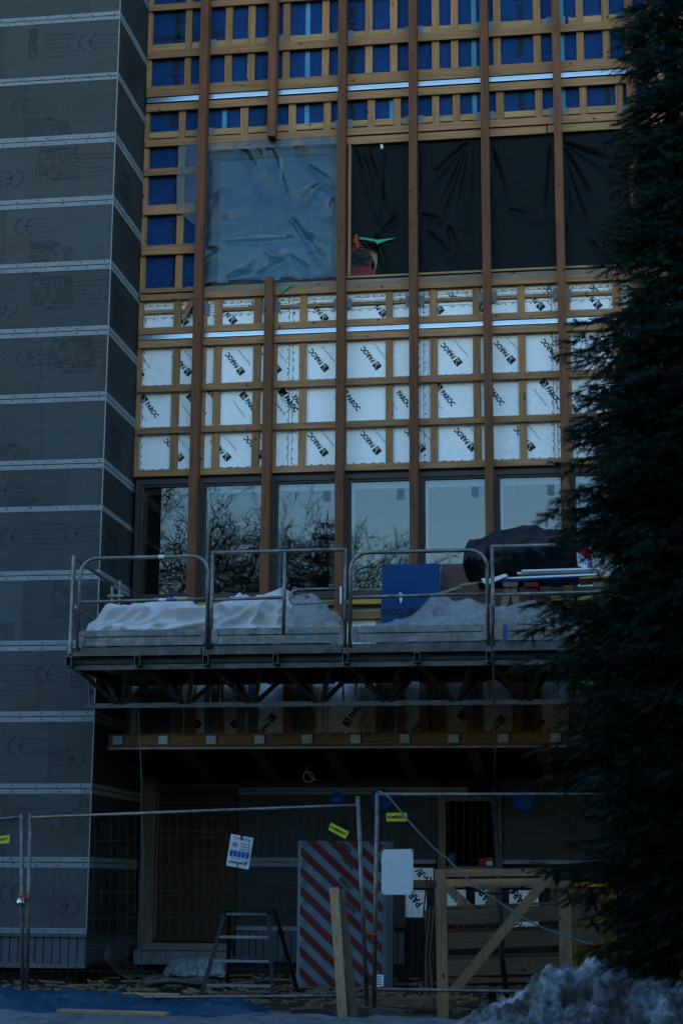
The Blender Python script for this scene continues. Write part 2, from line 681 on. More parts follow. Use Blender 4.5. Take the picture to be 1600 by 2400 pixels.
# ------------------------------------------------------------------ ground
g = MB()
g.box(-300, 300, -300, 300, -.5, 0)
tag(g.build('ground', MAT['soil'], loc=(0, 0, 0)), kind='structure')


def snow_sheet():
    rows = []
    ys = list(np.linspace(14.3, 17.0, 60))
    xs = np.concatenate([np.linspace(-40, -9, 8), np.linspace(-8.6, 5, 170), np.linspace(6, 40, 8)])
    for y in ys:
        r = []
        for x in xs:
            edge = 16.45 + .25 * fbm((x * .55, 3.1, 0)) + .10 * fbm((x * 2.7, 1, 5))
            h = (-.04 if y < 14.5 else .012) + .085 * min(1, max(0, (edge - y) / .35)) ** .5 + .03 * fbm((x * 1.3, y * 1.3, 2)) if y < edge else -.04
            r.append((x, y, h))
        rows.append(r)
    return rows


tag(MB().grid(snow_sheet()).build('snow', MAT['snow'], smooth=True, loc=(0, 0, 0)), kind='structure')

# ------------------------------------------------------------------ grey wing, clad in cement board
YW, YF, YL = 22.0, 23.5, 24.45
XW = -6.602
wing = thing('cement_board_wing', 'grey cement board wing with pale joint strips, left of the timber facade', 'building', (XW - 3, YW + 2, 0))
JZ = [(15.43, 15.53), (14.455, 14.56), (13.505, 13.606), (12.563, 12.649), (11.596, 11.72), (10.651, 10.767), (9.69, 9.804), (8.727, 8.839), (7.774, 7.884), (6.825, 6.933),
      (6.241, 6.294), (5.282, 5.387), (4.323, 4.438), (3.37, 3.488), (2.428, 2.538), (1.475, 1.589), (.640, .699)]
core = MB()
core.box(XW - 8, XW - .03, YW + .03, YL + 6, .2, 17)
core.build('wall', MAT['cement'], wing)
core = MB()
core.box(XW - 8, XW - .15, YW + .2, YL + 5.9, 0, .2)
core.build('foundation', MAT['dark'], wing)

PRINT_X = Vector((1, 0, 0))


def perma(mb, org, ax, ay, w=.63):
    """two-line outlined wordmark with a rule and a small solid line"""
    ax, ay, org = Vector(ax), Vector(ay), Vector(org)
    write(mb, 'Perma', org + ay * .285, ax, ay, .27, w * .97, outline=.007, shear=.12)
    write(mb, 'BASE', org, ax, ay, .30, w, bold=.02, outline=.007)
    o = org + ay * .245
    mb.prism([o, o + ax * w, o + ax * w + ay * .012, o + ay * .012], ax.cross(ay) * .001)
    write(mb, 'CEMENT BOARD', org + ax * w - ay * .085, ax, ay, .075, w * .7, bold=.02, anchor='r')


def smallprint(mb, org, ax, ay):
    ax, ay, org = Vector(ax), Vector(ay), Vector(org)
    for i, (t, s) in enumerate([('MOISTURE & MOLD RESISTANT', .46), ('www.cementboard.com', .44), ('EN 12467', .18), ('INTERIOR & EXTERIOR USE', .36), ('2017 10 12 07 14', .34), ('12.5 x 900 x 1250', .32)]):
        write(mb, t, org - ay * (.068 * i) + ax * (.16 if i == 4 else 0), ax, ay, .036, s)


def ce_mark(mb, org, ax, ay, r=.13):
    ax, ay, org = Vector(ax), Vector(ay), Vector(org)
    nn = ax.cross(ay) * .001
    for cx, bar in ((0, False), (r * 1.25, True)):
        pts_o, pts_i = [], []
        for k in range(13):
            a = radians(100 + 160 * k / 12)
            pts_o.append(org + ax * (cx + r * cos(a)) + ay * (r * sin(a)))
            pts_i.append(org + ax * (cx + r * .84 * cos(a)) + ay * (r * .84 * sin(a)))
        for k in range(12):
            mb.prism([pts_o[k], pts_o[k + 1], pts_i[k + 1], pts_i[k]], nn)
        if bar:
            o = org + ax * (cx - r)
            mb.prism([o - ay * r * .08, o + ax * r * .8 - ay * r * .08, o + ax * r * .8 + ay * r * .08, o + ay * r * .08], nn)
    for i, t in enumerate(['CEMENT BOARD', 'EN 12467', 'CATEGORY A', 'REACTION TO FIRE: A1']):
        write(mb, t, org + ax * (r * 1.35) + ay * (.085 - .065 * i), ax, ay, .028, [.22, .15, .2, .4][i])


# board joints along the front, (photo pixel, rows from the top) : boards are 1.25-2 m long, joints staggered
ROWJ = [(-7.6,), (-7.05, -8.6), (-8.35,), (-7.95, -9.4), (-8.42,), (-8.18, -9.9), (-8.6,), (-7.55,), (-7.5,), (-7.1,), (-8.25,), (-7.65,), (-7.38,), (-7.2,), (-7.75,), (-7.05,), (-8.3,)]
rr = random.Random(5)


def board_front(x0, x1, z0, z1):
    b = MB()
    b.box(x0 + .002, x1 - .002, YW, YW + .03, z0 + .001, z1 - .001)
    return b.build('cement_board', MAT['cement'], wing)


FRONT_PRINT = {  # row -> list of (kind, x pixel, y pixel, flipped)
    0: [], 1: [('perma', 2, 18, True)],
    2: [('ce', 205, 98, False), ('small', 110, 85, False), ('sideways', 87, 110, False)],
    3: [('perma', 162, 285, True), ('ce', 48, 250, False)],
    4: [('perma', 86, 412, False), ('small', 190, 364, False), ('ce', 35, 417, True)],
    5: [('perma', 174, 580, True), ('ce', 55, 530, False), ('ceiib', 136, 562, True)],
    6: [('perma', 72, 714, False), ('small', 180, 660, False), ('ce', 22, 720, True)],
    7: [('perma', 116, 862, False), ('small', 222, 805, False), ('ce', 60, 838, False)],
    8: [('perma', 76, 1052, True), ('small', -45, 990, False)],
    9: [('perma', 124, 1183, True), ('ce', 5, 1150, False)],
    10: [('ce', 172, 1250, False), ('small', 78, 1232, False), ('ce', 22, 1258, False)],
    11: [('perma', 33, 1462, True), ('perma', 121, 1446, False), ('ceiib', -5, 1436, True)],
    12: [('ce', 104, 1580, False), ('small', 4, 1562, False), ('perma', 167, 1610, False)],
    13: [('ce', 40, 1748, False), ('ce', 178, 1777, True), ],
    14: [('perma', 181, 1952, False), ('ce', 138, 1924, False), ('small', 38, 1898, False), ('brit', 3, 1936, False)],
    15: [('ce', 20, 2095, False), ('ce', 165, 2122, True)],
}
for i in range(len(JZ) - 1):
    zt, zb = JZ[i][0], JZ[i + 1][1]
    zt2, zb2 = JZ[i][0] + .05, JZ[i + 1][1] - .05
    xs = [XW] + list(ROWJ[i]) + [XW - 8]
    bs = []
    for k in range(len(xs) - 1):
        bs.append(board_front(xs[k + 1], xs[k], zb2, zt2))
    lett = MB()
    for kind, px, py, fl in FRONT_PRINT.get(i, []):
        p = W(px, py, YW - .003)
        s = -1 if fl else 1
        ax, ay = Vector((s, 0, 0)), Vector((0, 0, s))
        if kind == 'perma':
            perma(lett, p, ax, ay)
        elif kind == 'ce':
            ce_mark(lett, p, ax, ay)
        elif kind == 'small':
            smallprint(lett, p, ax, ay)
        elif kind == 'ceiib':
            write(lett, 'CEIIIB', p, ax, ay, .17, .42)
        elif kind == 'brit':
            write(lett, 'BRIT', p, ax, ay, .19, .36)
        elif kind == 'sideways':
            write(lett, 'CEIIIB', p - Vector((0, 0, .2)), (0, 0, 1), (-1, 0, 0), .17, .5, outline=.01)
    # clip printing to the boards: drop faces past the corner, above or below the row
    if lett.f:
        keep = []
        for f in lett.f:
            xs_ = [lett.v[a][0] for a in f]
            zs_ = [lett.v[a][2] for a in f]
            if max(xs_) < XW - .01 and min(zs_) > zb + .004 and max(zs_) < zt - .004:
                keep.append(f)
        lett.f = keep
        for b_ in bs:
            part_ = MB()
            x0_, x1_ = min(v.co.x for v in b_.data.vertices) + wloc(b_).x, max(v.co.x for v in b_.data.vertices) + wloc(b_).x
            part_.v = lett.v
            part_.f = [f for f in keep if x0_ <= sum(lett.v[a][0] for a in f) / len(f) < x1_]
            imprint(b_, part_, MAT['inkblue'])
# joint strips: two bands with a fine gap, over every joint, and on the return
for i, (a, b) in enumerate(JZ[:-1]):
    if i == 10:
        bands = [(a - .02, b)]
    else:
        m_ = (a + b) / 2
        bands = [(a - .012, m_ - .006), (m_ + .006, b + .012)]
    for z0, z1 in bands:
        s = MB()
        s.box(XW - 8, XW + .004, YW - .006, YW - .001, z0, z1)
        s.box(XW + .001, XW + .006, YW - .006, YL, z0, z1)
        o = s.build('joint_strip', MAT['strip'], wing)
scr = MB()
for i, (a, b) in enumerate(JZ[:-1]):
    for z in (a + .025, b - .02):
        x = XW - rr.uniform(.05, .15)
        while x > XW - 4:
            scr.disc((x, z + rr.uniform(-.01, .01)), .011, YW - .009, YW - .0062, 6)
            x -= rr.uniform(.28, .36)
    if i < len(JZ) - 2:
        zt, zb = a, JZ[i + 1][1]
        for xj in list(ROWJ[i]) + [XW - .02]:
            for k in range(5):
                for d in (-.03, .03):
                    x = xj + d
                    if x < XW - .01:
                        scr.disc((x, zb + (zt - zb) * (k + .5) / 5), .009, YW - .004, YW - .0004, 6)
        for k in range(12):
            scr.disc((XW - .3 - rr.random() * 3, zb + (zt - zb) * rr.choice((.25, .5, .75)) + rr.uniform(-.02, .02)), .009, YW - .004, YW - .0004, 6)
tag(scr.build('screw', MAT['screw'], wing), kind='stuff')
# return (side) face boards with prints
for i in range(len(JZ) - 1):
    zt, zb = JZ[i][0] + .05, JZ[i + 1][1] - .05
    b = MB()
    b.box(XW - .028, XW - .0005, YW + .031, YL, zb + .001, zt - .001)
    o = b.build('cement_board', MAT['cement_side_shade'], wing)
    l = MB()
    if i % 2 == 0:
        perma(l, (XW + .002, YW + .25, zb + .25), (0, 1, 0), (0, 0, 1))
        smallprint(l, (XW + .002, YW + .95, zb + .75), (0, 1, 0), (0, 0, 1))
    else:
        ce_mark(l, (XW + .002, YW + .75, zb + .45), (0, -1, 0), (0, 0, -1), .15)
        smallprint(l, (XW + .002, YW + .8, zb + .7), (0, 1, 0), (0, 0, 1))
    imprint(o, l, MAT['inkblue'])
b = MB()
b.box(XW - .006, XW + .0075, YW - .0075, YW + .004, .69, 17)
b.build('corner_bead', MAT['bead'], wing)
b = MB()
b.box(XW - 8, XW + .006, YW - .012, YW - .001, .635, .70)
for k in range(160):
    pass
o = b.build('starter_strip', MAT['strip'], wing)
b = MB()
for k in range(120):
    x = XW - .03 - k * .03
    b.box(x - .009, x + .006, YW - .0145, YW - .0125, .662, .676)
b.build('perforation', MAT['inkgrey'], o)
b = MB()
b.box(XW - 8, XW + .02, YW - .03, YW + .02, .588, .634)
b.box(XW - .02, XW + .03, YW + .02, YL, .588, .634)
b.build('flashing', MAT['galv_dark'], wing)
b = MB()
k = 0
x = XW
while x > XW - 8:
    b.box(x - .105, x - .008, YW + .004, YW + .03, .258, .586)
    b.box(x - .11, x - .1055, YW + .016, YW + .032, .258, .586)
    x -= .113
b.box(XW - .03, XW - .001, YW + .031, YL, .258, .586)
b.build('plinth_panel', MAT['plinth'], wing)
b = MB()
b.box(XW - 8, XW + .012, YW - .035, YW + .02, .2, .2565)
b.build('flashing', MAT['galv_plate'], wing)

# ------------------------------------------------------------------ timber framed building
XR = 8.5
bld = thing('timber_framed_building', 'unfinished timber framed facade of battens over blue board and white insulation', 'building', (-2, YF + 2, 0))
YP0, YP1 = 23.27, 23.465       # posts
YH0, YH1 = 23.468, 23.514      # lying battens
YV0, YV1 = 23.515, 23.560      # standing battens
YB = 23.562                    # board faces
ZTOP = 16.5
PX = [-5.655 + 1.0555 * k for k in range(14)]
for k, cx in enumerate(PX):
    spans = [(4.18, ZTOP)]
    if k == 1:
        spans = [(4.75, 9.93), (12.13, ZTOP)]
    elif k == 0:
        spans = [(4.95, ZTOP)]
    elif k in (2, 3, 4):
        spans = [(4.85, ZTOP)]
    for a, c in spans:
        b = MB()
        b.box(cx - .059, cx + .059, YP0, YP1, a, c)
        b.build('post', MAT['post'], bld)


def lying(x0, x1, z0, z1, mat='bat_x', y0=YH0, y1=YH1, name='batten'):
    b = MB()
    b.box(x0, x1, y0, y1, z0, z1)
    return b.build(name, MAT[mat], bld)


XL = XW + .03
ZH = dict(H00=(14.405, 14.506), H1=(13.607, 13.726), H2=(12.972, 13.142), H3=(12.732, 12.852), H4=(12.158, 12.272), H5=(9.713, 9.803), H6=(9.186, 9.288), H7=(8.984, 9.090), H8=(8.299, 8.397), H9=(7.669, 7.762), H10=(7.029, 7.125))
for nme, (a, c) in ZH.items():
    lying(XL, XR, a, c)
lying(XL, XR, 15.3, 15.42)
for a, c in ((11.691, 11.801), (11.062, 11.215), (10.425, 10.577)):
    lying(XL, PX[0] - .0, a, c)
lying(PX[2] + .02, 2.4 - 2.95, 12.012, 12.128)
lying(-.53, XR, 12.02, 12.135, 'pale_x')
lying(PX[0], PX[2] - .02, 12.04, 12.15, 'grey_x')
lying(PX[0], XR, 9.806, 9.90, 'grey_x', YH0 + .02, YH1 + .02, 'weathered_plank')
lying(PX[2] + .05, XR, 9.925, 9.955, 'pale_x', YH0 + .01, YH1 + .03)
lying(XL, PX[0] + .02, 9.83, 9.90, 'bat_x')

# standing battens
for x0, x1 in [(-6.597, -6.525), (-6.008, -5.905), (-5.381, -5.272), (-5.029, -4.917), (-4.488, -4.380), (-3.885, -3.776), (-3.228, -3.118), (-2.853, -2.743), (-2.224, -2.112), (-1.937, -1.829), (-1.308, -1.197), (-.716, -.605),
               (-.085, .022), (.294, .402), (.918, 1.022), (1.328, 1.438), (1.98, 2.09), (2.55, 2.66)]:
    b = MB()
    b.box(x0, x1, YV0, YV1, 12.975, ZTOP)
    b.build('stud', MAT['bat_z'], bld)
R2 = [(-6.597, -6.525), (-6.07, -5.967), (-5.12, -5.0), (-4.38, -4.275), (-3.85, -3.74), (-3.19, -3.08), (-2.8, -2.69), (-2.225, -2.12), (-1.92, -1.81), (-1.28, -1.165), (-.705, -.597), (-.06, .047), (.46, .567), (1.115, 1.228), (1.75, 1.86), (2.5, 2.6)]
for x0, x1 in R2:
    b = MB()
    b.box(x0, x1, YV0, YV1, 12.16, 12.85)
    b.build('stud', MAT['bat_z'], bld)
for x0, x1 in [(-6.597, -6.52), (-6.06, -5.955)]:
    b = MB()
    b.box(x0, x1, YV0, YV1, 9.715, 12.155)
    b.build('stud', MAT['bat_z'], bld)
WV = [(-6.597, -6.53), (-6.066, -5.958), (-5.635, -5.564), (-5.449, -5.338), (-4.86, -4.752), (-4.563, -4.505), (-4.178, -4.071), (-3.53, -3.48), (-2.914, -2.812), (-2.271, -2.166), (-1.658, -1.554), (-1.013, -.908), (-.331, -.268), (.33, .44), (1.0, 1.1), (1.65, 1.75), (2.3, 2.4)]
for x0, x1 in WV:
    b = MB()
    b.box(x0, x1, YV0, YV1, 7.03, 9.80)
    b.build('stud', MAT['bat_z'], bld)
# short blocks between the studs
RA = [(-6.525, -6.008), (-5.905, -5.72), (-5.58, -5.381), (-5.272, -5.029), (-4.917, -4.68), (-4.380, -3.885), (-3.776, -3.6), (-3.49, -3.228), (-3.118, -2.853), (-2.743, -2.55), (-2.4, -2.224), (-2.112, -1.937), (-1.829, -1.5), (-1.197, -.716), (-.605, -.5), (-.2, -.085), (.022, .294), (.402, .6), (1.022, 1.328), (1.438, 1.98)]
for x0, x1 in RA:
    lying(x0 + .003, x1 - .003, 13.757, 13.862, 'pale_x', YV0 + .006, YV1 - .002, 'nogging')
for (a0, a1), (c0, c1) in zip(R2[:-1], R2[1:]):
    lying(a1 + .003, c0 - .003, 12.317, 12.413, 'pale_x', YV0 + .006, YV1 - .002, 'nogging')
for (a0, a1), (c0, c1) in zip(WV[:-1], WV[1:]):
    if c0 - a1 > .12:
        lying(a1 + .003, c0 - .003, 9.524, 9.574, 'bat_x', YV0 + .012, YV1 - .002, 'nogging')
# zinc brackets at the posts
for k, cx in enumerate(PX[:8]):
    for z0, z1 in ((13.74, 13.88), (12.30, 12.43), (9.47, 9.62)):
        for s in (-1, 1):
            if k == 1 and z0 < 13 and z0 > 12:
                continue
            b = MB()
            xa = cx + s * .06
            b.box(min(xa, xa + s * .075), max(xa, xa + s * .075), YV0 - .004, YV0 + .004, z0, z1)
            b.box(min(xa, xa + s * .004), max(xa, xa + s * .004), YV0 - .035, YV0 - .0045, z0, z1)
            b.build('bracket', MAT['membrane'], bld)
# offcut nailed at a slant
b = MB()
b.beam(W(434, 736, YH0 - .01), W(452, 704, YH0 - .01), .09, .03, (1, 0, 1))
b.build('offcut', MAT['bat_z'], bld)
# bright metal rails: a tilted flange with a lip and toothed backing strip
for z0, z1 in ((12.89, 12.952), (9.116, 9.172)):
    for x0, x1 in ((XL, PX[0]), (PX[0], PX[2]), (PX[2], PX[3]), (PX[3], PX[5]), (PX[5], PX[7]), (PX[7], XR)):
        b = MB()
        b.prism([(x0 + .002, YH0 - .005, z0), (x0 + .002, YH0 + .003, z1), (x0 + .002, YH0 + .008, z1), (x0 + .002, YH0 - .001, z0)], (x1 - x0 - .004, 0, 0))
        b.box(x0 + .002, x1 - .002, YH0 - .0055, YH0 - .001, z0 - .012, z0 - .0005)
        o = b.build('metal_rail', MAT['rail'], bld)
    b = MB()
    b.box(XL, XR, YH1 - .005, YH1 + .002, z0 - .04, z1 + .03)
    x = XL
    while x < XR:
        b.box(x, x + .03, YH0 + .01, YH0 + .03, z0 - .035, z0 - .016)
        x += .07
    b.build('sealing_strip', MAT['ink'], bld)
# blue boards with upright wording and pale tape
BX = [XL, -4.27, -3.35, -1.85, -.2, 1.6, XR]
blues = []
for x0, x1 in zip(BX[:-1], BX[1:]):
    b = MB()
    b.box(x0 + .001, x1 - .001, YB, YB + .03, 12.05, ZTOP)
    blues.append(b.build('blue_board', MAT['blue'], bld))
b = MB()
b.box(XL, PX[0] + .05, YB + .001, YB + .03, 9.71, 12.048)
blue_low = b.build('blue_board', MAT['blue'], bld)


def bi(x):
    for k in range(len(BX) - 1):
        if BX[k] <= x < BX[k + 1]:
            return blues[k]
    return blues[-1]


def weather_column(px, py, zlo, zhi, host, first=None):
    """upright repeats of the wording; (px, py) is where one of them starts"""
    p = W(px, py, YB - .003)
    l = MB()
    per = 1.29
    n0 = int((zlo - p.z) / per) - 2
    for k in range(n0, n0 + 12):
        z = p.z + k * per
        if z + 1.1 > zlo and z < zhi:
            write(l, 'Weatherboard 365', (p.x, p.y, z), (0, 0, 1), (-1, 0, 0), .165, 1.12, bold=.045)
    keep = [f for f in l.f if min(l.v[a][2] for a in f) > zlo and max(l.v[a][2] for a in f) < zhi]
    l.f = keep
    imprint(host, l, MAT['ink'])


weather_column(415, 678, 9.72, 12.04, blue_low)
weather_column(417, 298, 12.06, ZTOP, blues[0])
weather_column(632, 300, 12.06, ZTOP, blues[0])
weather_column(832, 176, 12.06, ZTOP, bi(-3.3))
weather_column(1226, 136, 12.06, ZTOP, bi(-.9))
weather_column(1432, 330, 12.06, ZTOP, bi(.4))
l = MB()
write(l, 'Weatherboard 365', W(526, 86, YB - .003), (1, 0, 0), (0, 0, 1), .165, 1.12, bold=.018, anchor='r')
imprint(blues[0], l, MAT['ink'])
for px, py in ((721, 110), (527, 250), (1110, 120), (1316, 130), (918, 240), (1520, 250)):
    x = GX(px, py, YB)
    b = MB()
    b.box(x - .035, x + .035, YB - .0045, YB - .001, 12.1, ZTOP if px in (721, 1110) else (12.9 if px != 1316 else ZTOP))
    b.build('joint_tape', MAT['tape'], bi(x))

# white insulation boards, printed
IX = [XL, GX(677, 840, YB), GX(983, 840, YB), GX(1293, 840, YB), 2.0, XR]
IZ = [(9.545, 9.80), (9.09, 9.545), (8.33, 9.10), (7.70, 8.33), (7.03, 7.70)]


def logo(l, c, th, mirror=1):
    """dark square with a pale swoosh, name set along th beside it and a fine line of print below"""
    c = Vector(c)
    ax = Vector((cos(th), 0, sin(th)))
    ay = Vector((-sin(th), 0, cos(th)))
    h = .052
    l[0].prism([c - ax * h - ay * h, c + ax * h - ay * h, c + ax * h + ay * h, c - ax * h + ay * h], (0, -.0005, 0))
    # swoosh and two lines of tiny wording in white
    for r_, w_ in ((.10, .006),):
        cc = c + ax * h * 1.05 + ay * h * .95 - Vector((0, .0015, 0))
        cen = c - ax * h * 1.1 - ay * h * 1.0 - Vector((0, .0015, 0))
        P = []
        for k in range(9):
            a = radians(8 + 60 * k / 8)
            P.append((cen + ax * (r_ * cos(a)) + ay * (r_ * sin(a)), cen + ax * ((r_ - w_) * cos(a)) + ay * ((r_ - w_) * sin(a))))
        for k in range(8):
            l[1].add([P[k][0], P[k + 1][0], P[k + 1][1], P[k][1]], [(3, 2, 1, 0)])
    for j, t in enumerate(('OWENS', 'CORNING')):
        write(l[1], t, c - ax * h * .2 + ay * (-h * .3 - j * h * .4) - Vector((0, .0015, 0)), ax, ay, .022, .05)
    write(l[0], 'PAROC', c + ax * (h + .028) - ay * .036, ax, ay, .102, .275, bold=.04)
    write(l[0], 'Cortex, fire class A2-s1, d0', c - ax * .02 - ay * .178, ax, ay, .040, .30)


LOGOS = {2: ([(329, 877), (441, 872), (564, 870), (650, 866), (761, 862), (883, 857), (1072, 848), (1197, 843), (1306, 840), (1430, 832)], 129),
         3: ([(337, 935), (447, 931), (470, 890), (571, 927), (662, 920), (682, 918), (806, 918), (925, 908), (1027, 907), (1143, 903), (1274, 898), (1330, 940)], -53),
         4: ([(422, 1072), (532, 1071), (610, 1066), (759, 1060), (883, 1056), (987, 1051), (1105, 1048), (1243, 1047), (1350, 1040)], 129),
         1: ([(433, 754), (546, 751), (760, 745), (897, 734), (1030, 727), (1130, 722), (1266, 718), (1400, 715)], 129),
         0: ([(590, 730), (706, 726), (940, 722), (1060, 706), (1284, 690), (1390, 690)], 129)}
LOGOS[0] = ([(px + 30, py + 22) for px, py in LOGOS[0][0]], 129)


def dashes(l, p, q, side, rnd):
    """a printed joint edge: broken fine lines and small squares"""
    p, q = Vector(p), Vector(q)
    t = (q - p).normalized()
    L = (q - p).length
    sd = Vector(side)
    for off, skew in ((-.022, .03), (.022, .03)):
        s = rnd.uniform(0, .05)
        while s < L - .02:
            e = min(s + rnd.uniform(.07, .13), L)
            a = p + t * s + sd * off
            c = p + t * e + sd * (off + skew * (e - s) * 1.2)
            l.prism([a - sd * .0035, c - sd * .0035, c + sd * .0035, a + sd * .0035], (0, -.0004, 0))
            s = e + rnd.uniform(.0, .03)
        s = rnd.uniform(0, .1)
        while s < L - .03:
            a = p + t * s + sd * (off * 1.9)
            w = rnd.choice((.022, .06))
            l.prism([a - sd * .009 * (1 if w < .03 else .5), a + t * w - sd * .009 * (1 if w < .03 else .5), a + t * w + sd * .009 * (1 if w < .03 else .5), a + sd * .009 * (1 if w < .03 else .5)], (0, -.0004, 0))
            s += rnd.uniform(.10, .16)


rd = random.Random(11)
for r_i, (z0, z1) in enumerate(IZ):
    lg = LOGOS[r_i]
    for c_i, (x0, x1) in enumerate(zip(IX[:-1], IX[1:])):
        b = MB()
        b.box(x0 + .0015, x1 - .0015, YB, YB + .05, z0 + .0015, z1 - .0015)
        o = b.build('insulation_board', MAT['insul'], bld)
        l, wht = MB(), MB()
        for px, py in lg[0]:
            p = W(px, py, YB - .003)
            if x0 - .1 < p.x < x1 - .0:
                logo((l, wht), p, radians(lg[1] + rd.uniform(-2, 2)))
        zz = [l.v[a] for f in l.f for a in f]
        for m_ in (l, wht):
            m_.f = [f for f in m_.f if all(z0 + .004 < m_.v[a][2] < z1 - .004 and x0 - .3 < m_.v[a][0] < x1 + .3 for a in f)]
        dashes(l, (x0 + .03, YB - .0022, z0 + .02), (x0 + .03, YB - .0022, z1 - .02), (1, 0, 0), rd)
        if r_i in (0, 1):
            zq = 9.615 if r_i == 0 else 9.485
            dashes(l, (x0 + .02, YB - .0022, zq), (x1 - .02, YB - .0022, zq + .01), (0, 0, 1), rd)
        if r_i in (2, 4):
            zq = 8.402 if r_i == 2 else 7.132
            dashes(l, (x0 + .02, YB - .0022, zq - .02), (x1 - .02, YB - .0022, zq - .02), (0, 0, 1), rd)
        imprint(o, l, MAT['ink'])
        imprint(o, wht, MAT['insul'])

# row of lower windows
WZ0, WZ1 = 5.20, 6.985
gl_rng = random.Random(3)
for k in range(-1, 8):
    xa = (PX[k] if k >= 0 else XL) + (.0 if k >= 0 else .02)
    xb = PX[k + 1]
    xa_ = xa + (.03 if k >= 0 else 0)
    xb_ = xb + .028
    f = MB()
    t1, y0, y1 = .07, 23.50, 23.62
    for x0, x1, z0, z1 in ((xa_, xa_ + t1, WZ0, WZ1), (xb_ - t1, xb_, WZ0, WZ1), (xa_ + t1, xb_ - t1, WZ1 - t1, WZ1), (xa_ + t1, xb_ - t1, WZ0, WZ0 + t1)):
        f.box(x0, x1, y0, y1, z0, z1)
    fo = f.build('window', MAT['frame'], bld)
    s = MB()
    a0, a1, c0, c1 = xa_ + t1 + .003, xb_ - t1 - .003, WZ0 + t1 + .003, WZ1 - t1 - .003
    t2 = .032
    for x0, x1, z0, z1 in ((a0, a0 + t2, c0, c1), (a1 - t2, a1, c0, c1), (a0 + t2, a1 - t2, c1 - t2, c1), (a0 + t2, a1 - t2, c0, c0 + t2)):
        s.box(x0, x1, 23.525, 23.6, z0, z1)
    s.build('sash', MAT['frame'], fo)
    gm = MB()
    gm.box(a0 + t2, a1 - t2, 23.560, 23.566, c0 + t2, c1 - t2)
    gm.build('pane', MAT['glass'], fo)
    inn = MB()
    inn.box(a0 + t2 - .02, a0 + t2 + .035, 23.63, 23.72, c0, c1)
    inn.box(a0 + t2 + .036, a1 - t2, 23.63, 23.72, c1 - .12, c1 - .02)
    inn.build('inner_frame', MAT['inner'] if k < 0 else MAT['signwhite'], fo)
    if k >= 1:
        st = MB()
        st.box(a1 - t2 - .19, a1 - t2 - .09, 23.5560, 23.5585, c1 - .30, c1 - .15)
        st2 = MB()
        for q in range(5):
            st2.box(a1 - t2 - .18, a1 - t2 - .10 - .02 * (q % 2), 23.5545, 23.5555, c1 - .18 - q * .024, c1 - .175 - q * .024)
        so = st.build('sticker', MAT['membrane'], fo)
    if k >= 1:
        cb = MB()
        for q in range(2):
            cx0 = a0 + (a1 - a0) * gl_rng.uniform(.25, .75)
            cb.tube([(cx0, 23.66, c1 - .12), (cx0 - .02, 23.66, c1 - .25), (cx0 + .01, 23.66, c1 - .32)], .004, 5)
        if k == 4:
            P = [W(1068, 1195, 23.62), W(1064, 1215, 23.62), W(1056, 1240, 23.62), W(1062, 1225, 23.62), W(1068, 1206, 23.62)]
        cb.build('cord', MAT['cable_white'], fo)
# loose wires behind the third bay from the right
b = MB()
b.tube([W(1229, 1128, 23.65), W(1226, 1160, 23.65), W(1217, 1190, 23.65), W(1213, 1208, 23.65), W(1218, 1222, 23.65), W(1221, 1212, 23.65), W(1216, 1196, 23.65), W(1195, 1235, 23.65), W(1180, 1250, 23.65)], .004, 5)
b.tube([W(1232, 1128, 23.655), W(1227, 1165, 23.655), W(1214, 1205, 23.655), W(1210, 1222, 23.655)], .004, 5)
b.build('loose_wire', MAT['inkgrey'], bld)
# black strip painting the dark gap over the windows, ochre sill boards, timber below
lying(XL, XR, 6.988, 7.03, 'ink', 23.52, 23.6, 'dark_gap_strip')
for k in range(-1, 8):
    xa = PX[k] + .06 if k >= 0 else XL
    b = MB()
    b.prism([(xa, YP0 + .06, 5.085), (xa, YP0 + .06, 5.115), (xa, 23.53, 5.19), (xa, 23.53, 5.085)], (PX[k + 1] - .06 - xa, 0, 0))
    b.build('sill', MAT['ochre'], bld)
lying(XL, XR, 4.90, 5.0)
lying(XL, XR, 4.06, 4.16)
b = MB()
b.box(XL, XR, YB, YB + .05, 3.0, 5.08)
lowb = b.build('insulation_board', MAT['insul'], bld)
l, wht = MB(), MB()
for x_ in np.arange(-6.2, 3, .53):
    logo((l, wht), (x_ + .1, YB - .003, 3.5 + .06 * sin(x_ * 9)), radians(55 if int(x_ * 10) % 2 else -125))
for x_ in np.arange(-6.4, 3.2, .53):
    dashes(l, (x_, YB - .0022, 3.05), (x_, YB - .0022, 4.85), (1, 0, 0), rd)
dashes(l, (-6.5, YB - .0022, 3.28), (3.2, YB - .0022, 3.31), (0, 0, 1), rd)
dashes(l, (-6.5, YB - .0022, 4.6), (3.2, YB - .0022, 4.6), (0, 0, 1), rd)
imprint(lowb, l, MAT['ink'])
imprint(lowb, wht, MAT['insul'])
for px0, px1 in [(297, 306), (322, 338), (362, 382), (407, 427), (434, 458), (507, 521), (556, 572), (663, 685), (715, 732)]:
    x0, x1 = GX(px0, 1650, YV0), GX(px1, 1650, YV0)
    b = MB(); b.box(x0, x1, YV0, YV1, 3.05, 4.89); b.build('stud', MAT['bat_z'], bld)
for a, c in [(40, 75), (290, 325), (400, 440), (520, 560), (625, 660), (765, 800), (1005, 1050), (1120, 1160), (1300, 1340), (1450, 1490)]:
    x0, x1 = GX(750 + a / 2.24, 1650, YV0), GX(750 + c / 2.24, 1650, YV0)
    if px1 and a != 40:
        b = MB(); b.box(x0, x1, YV0, YV1, 3.05, 4.89); b.build('stud', MAT['bat_z'], bld)
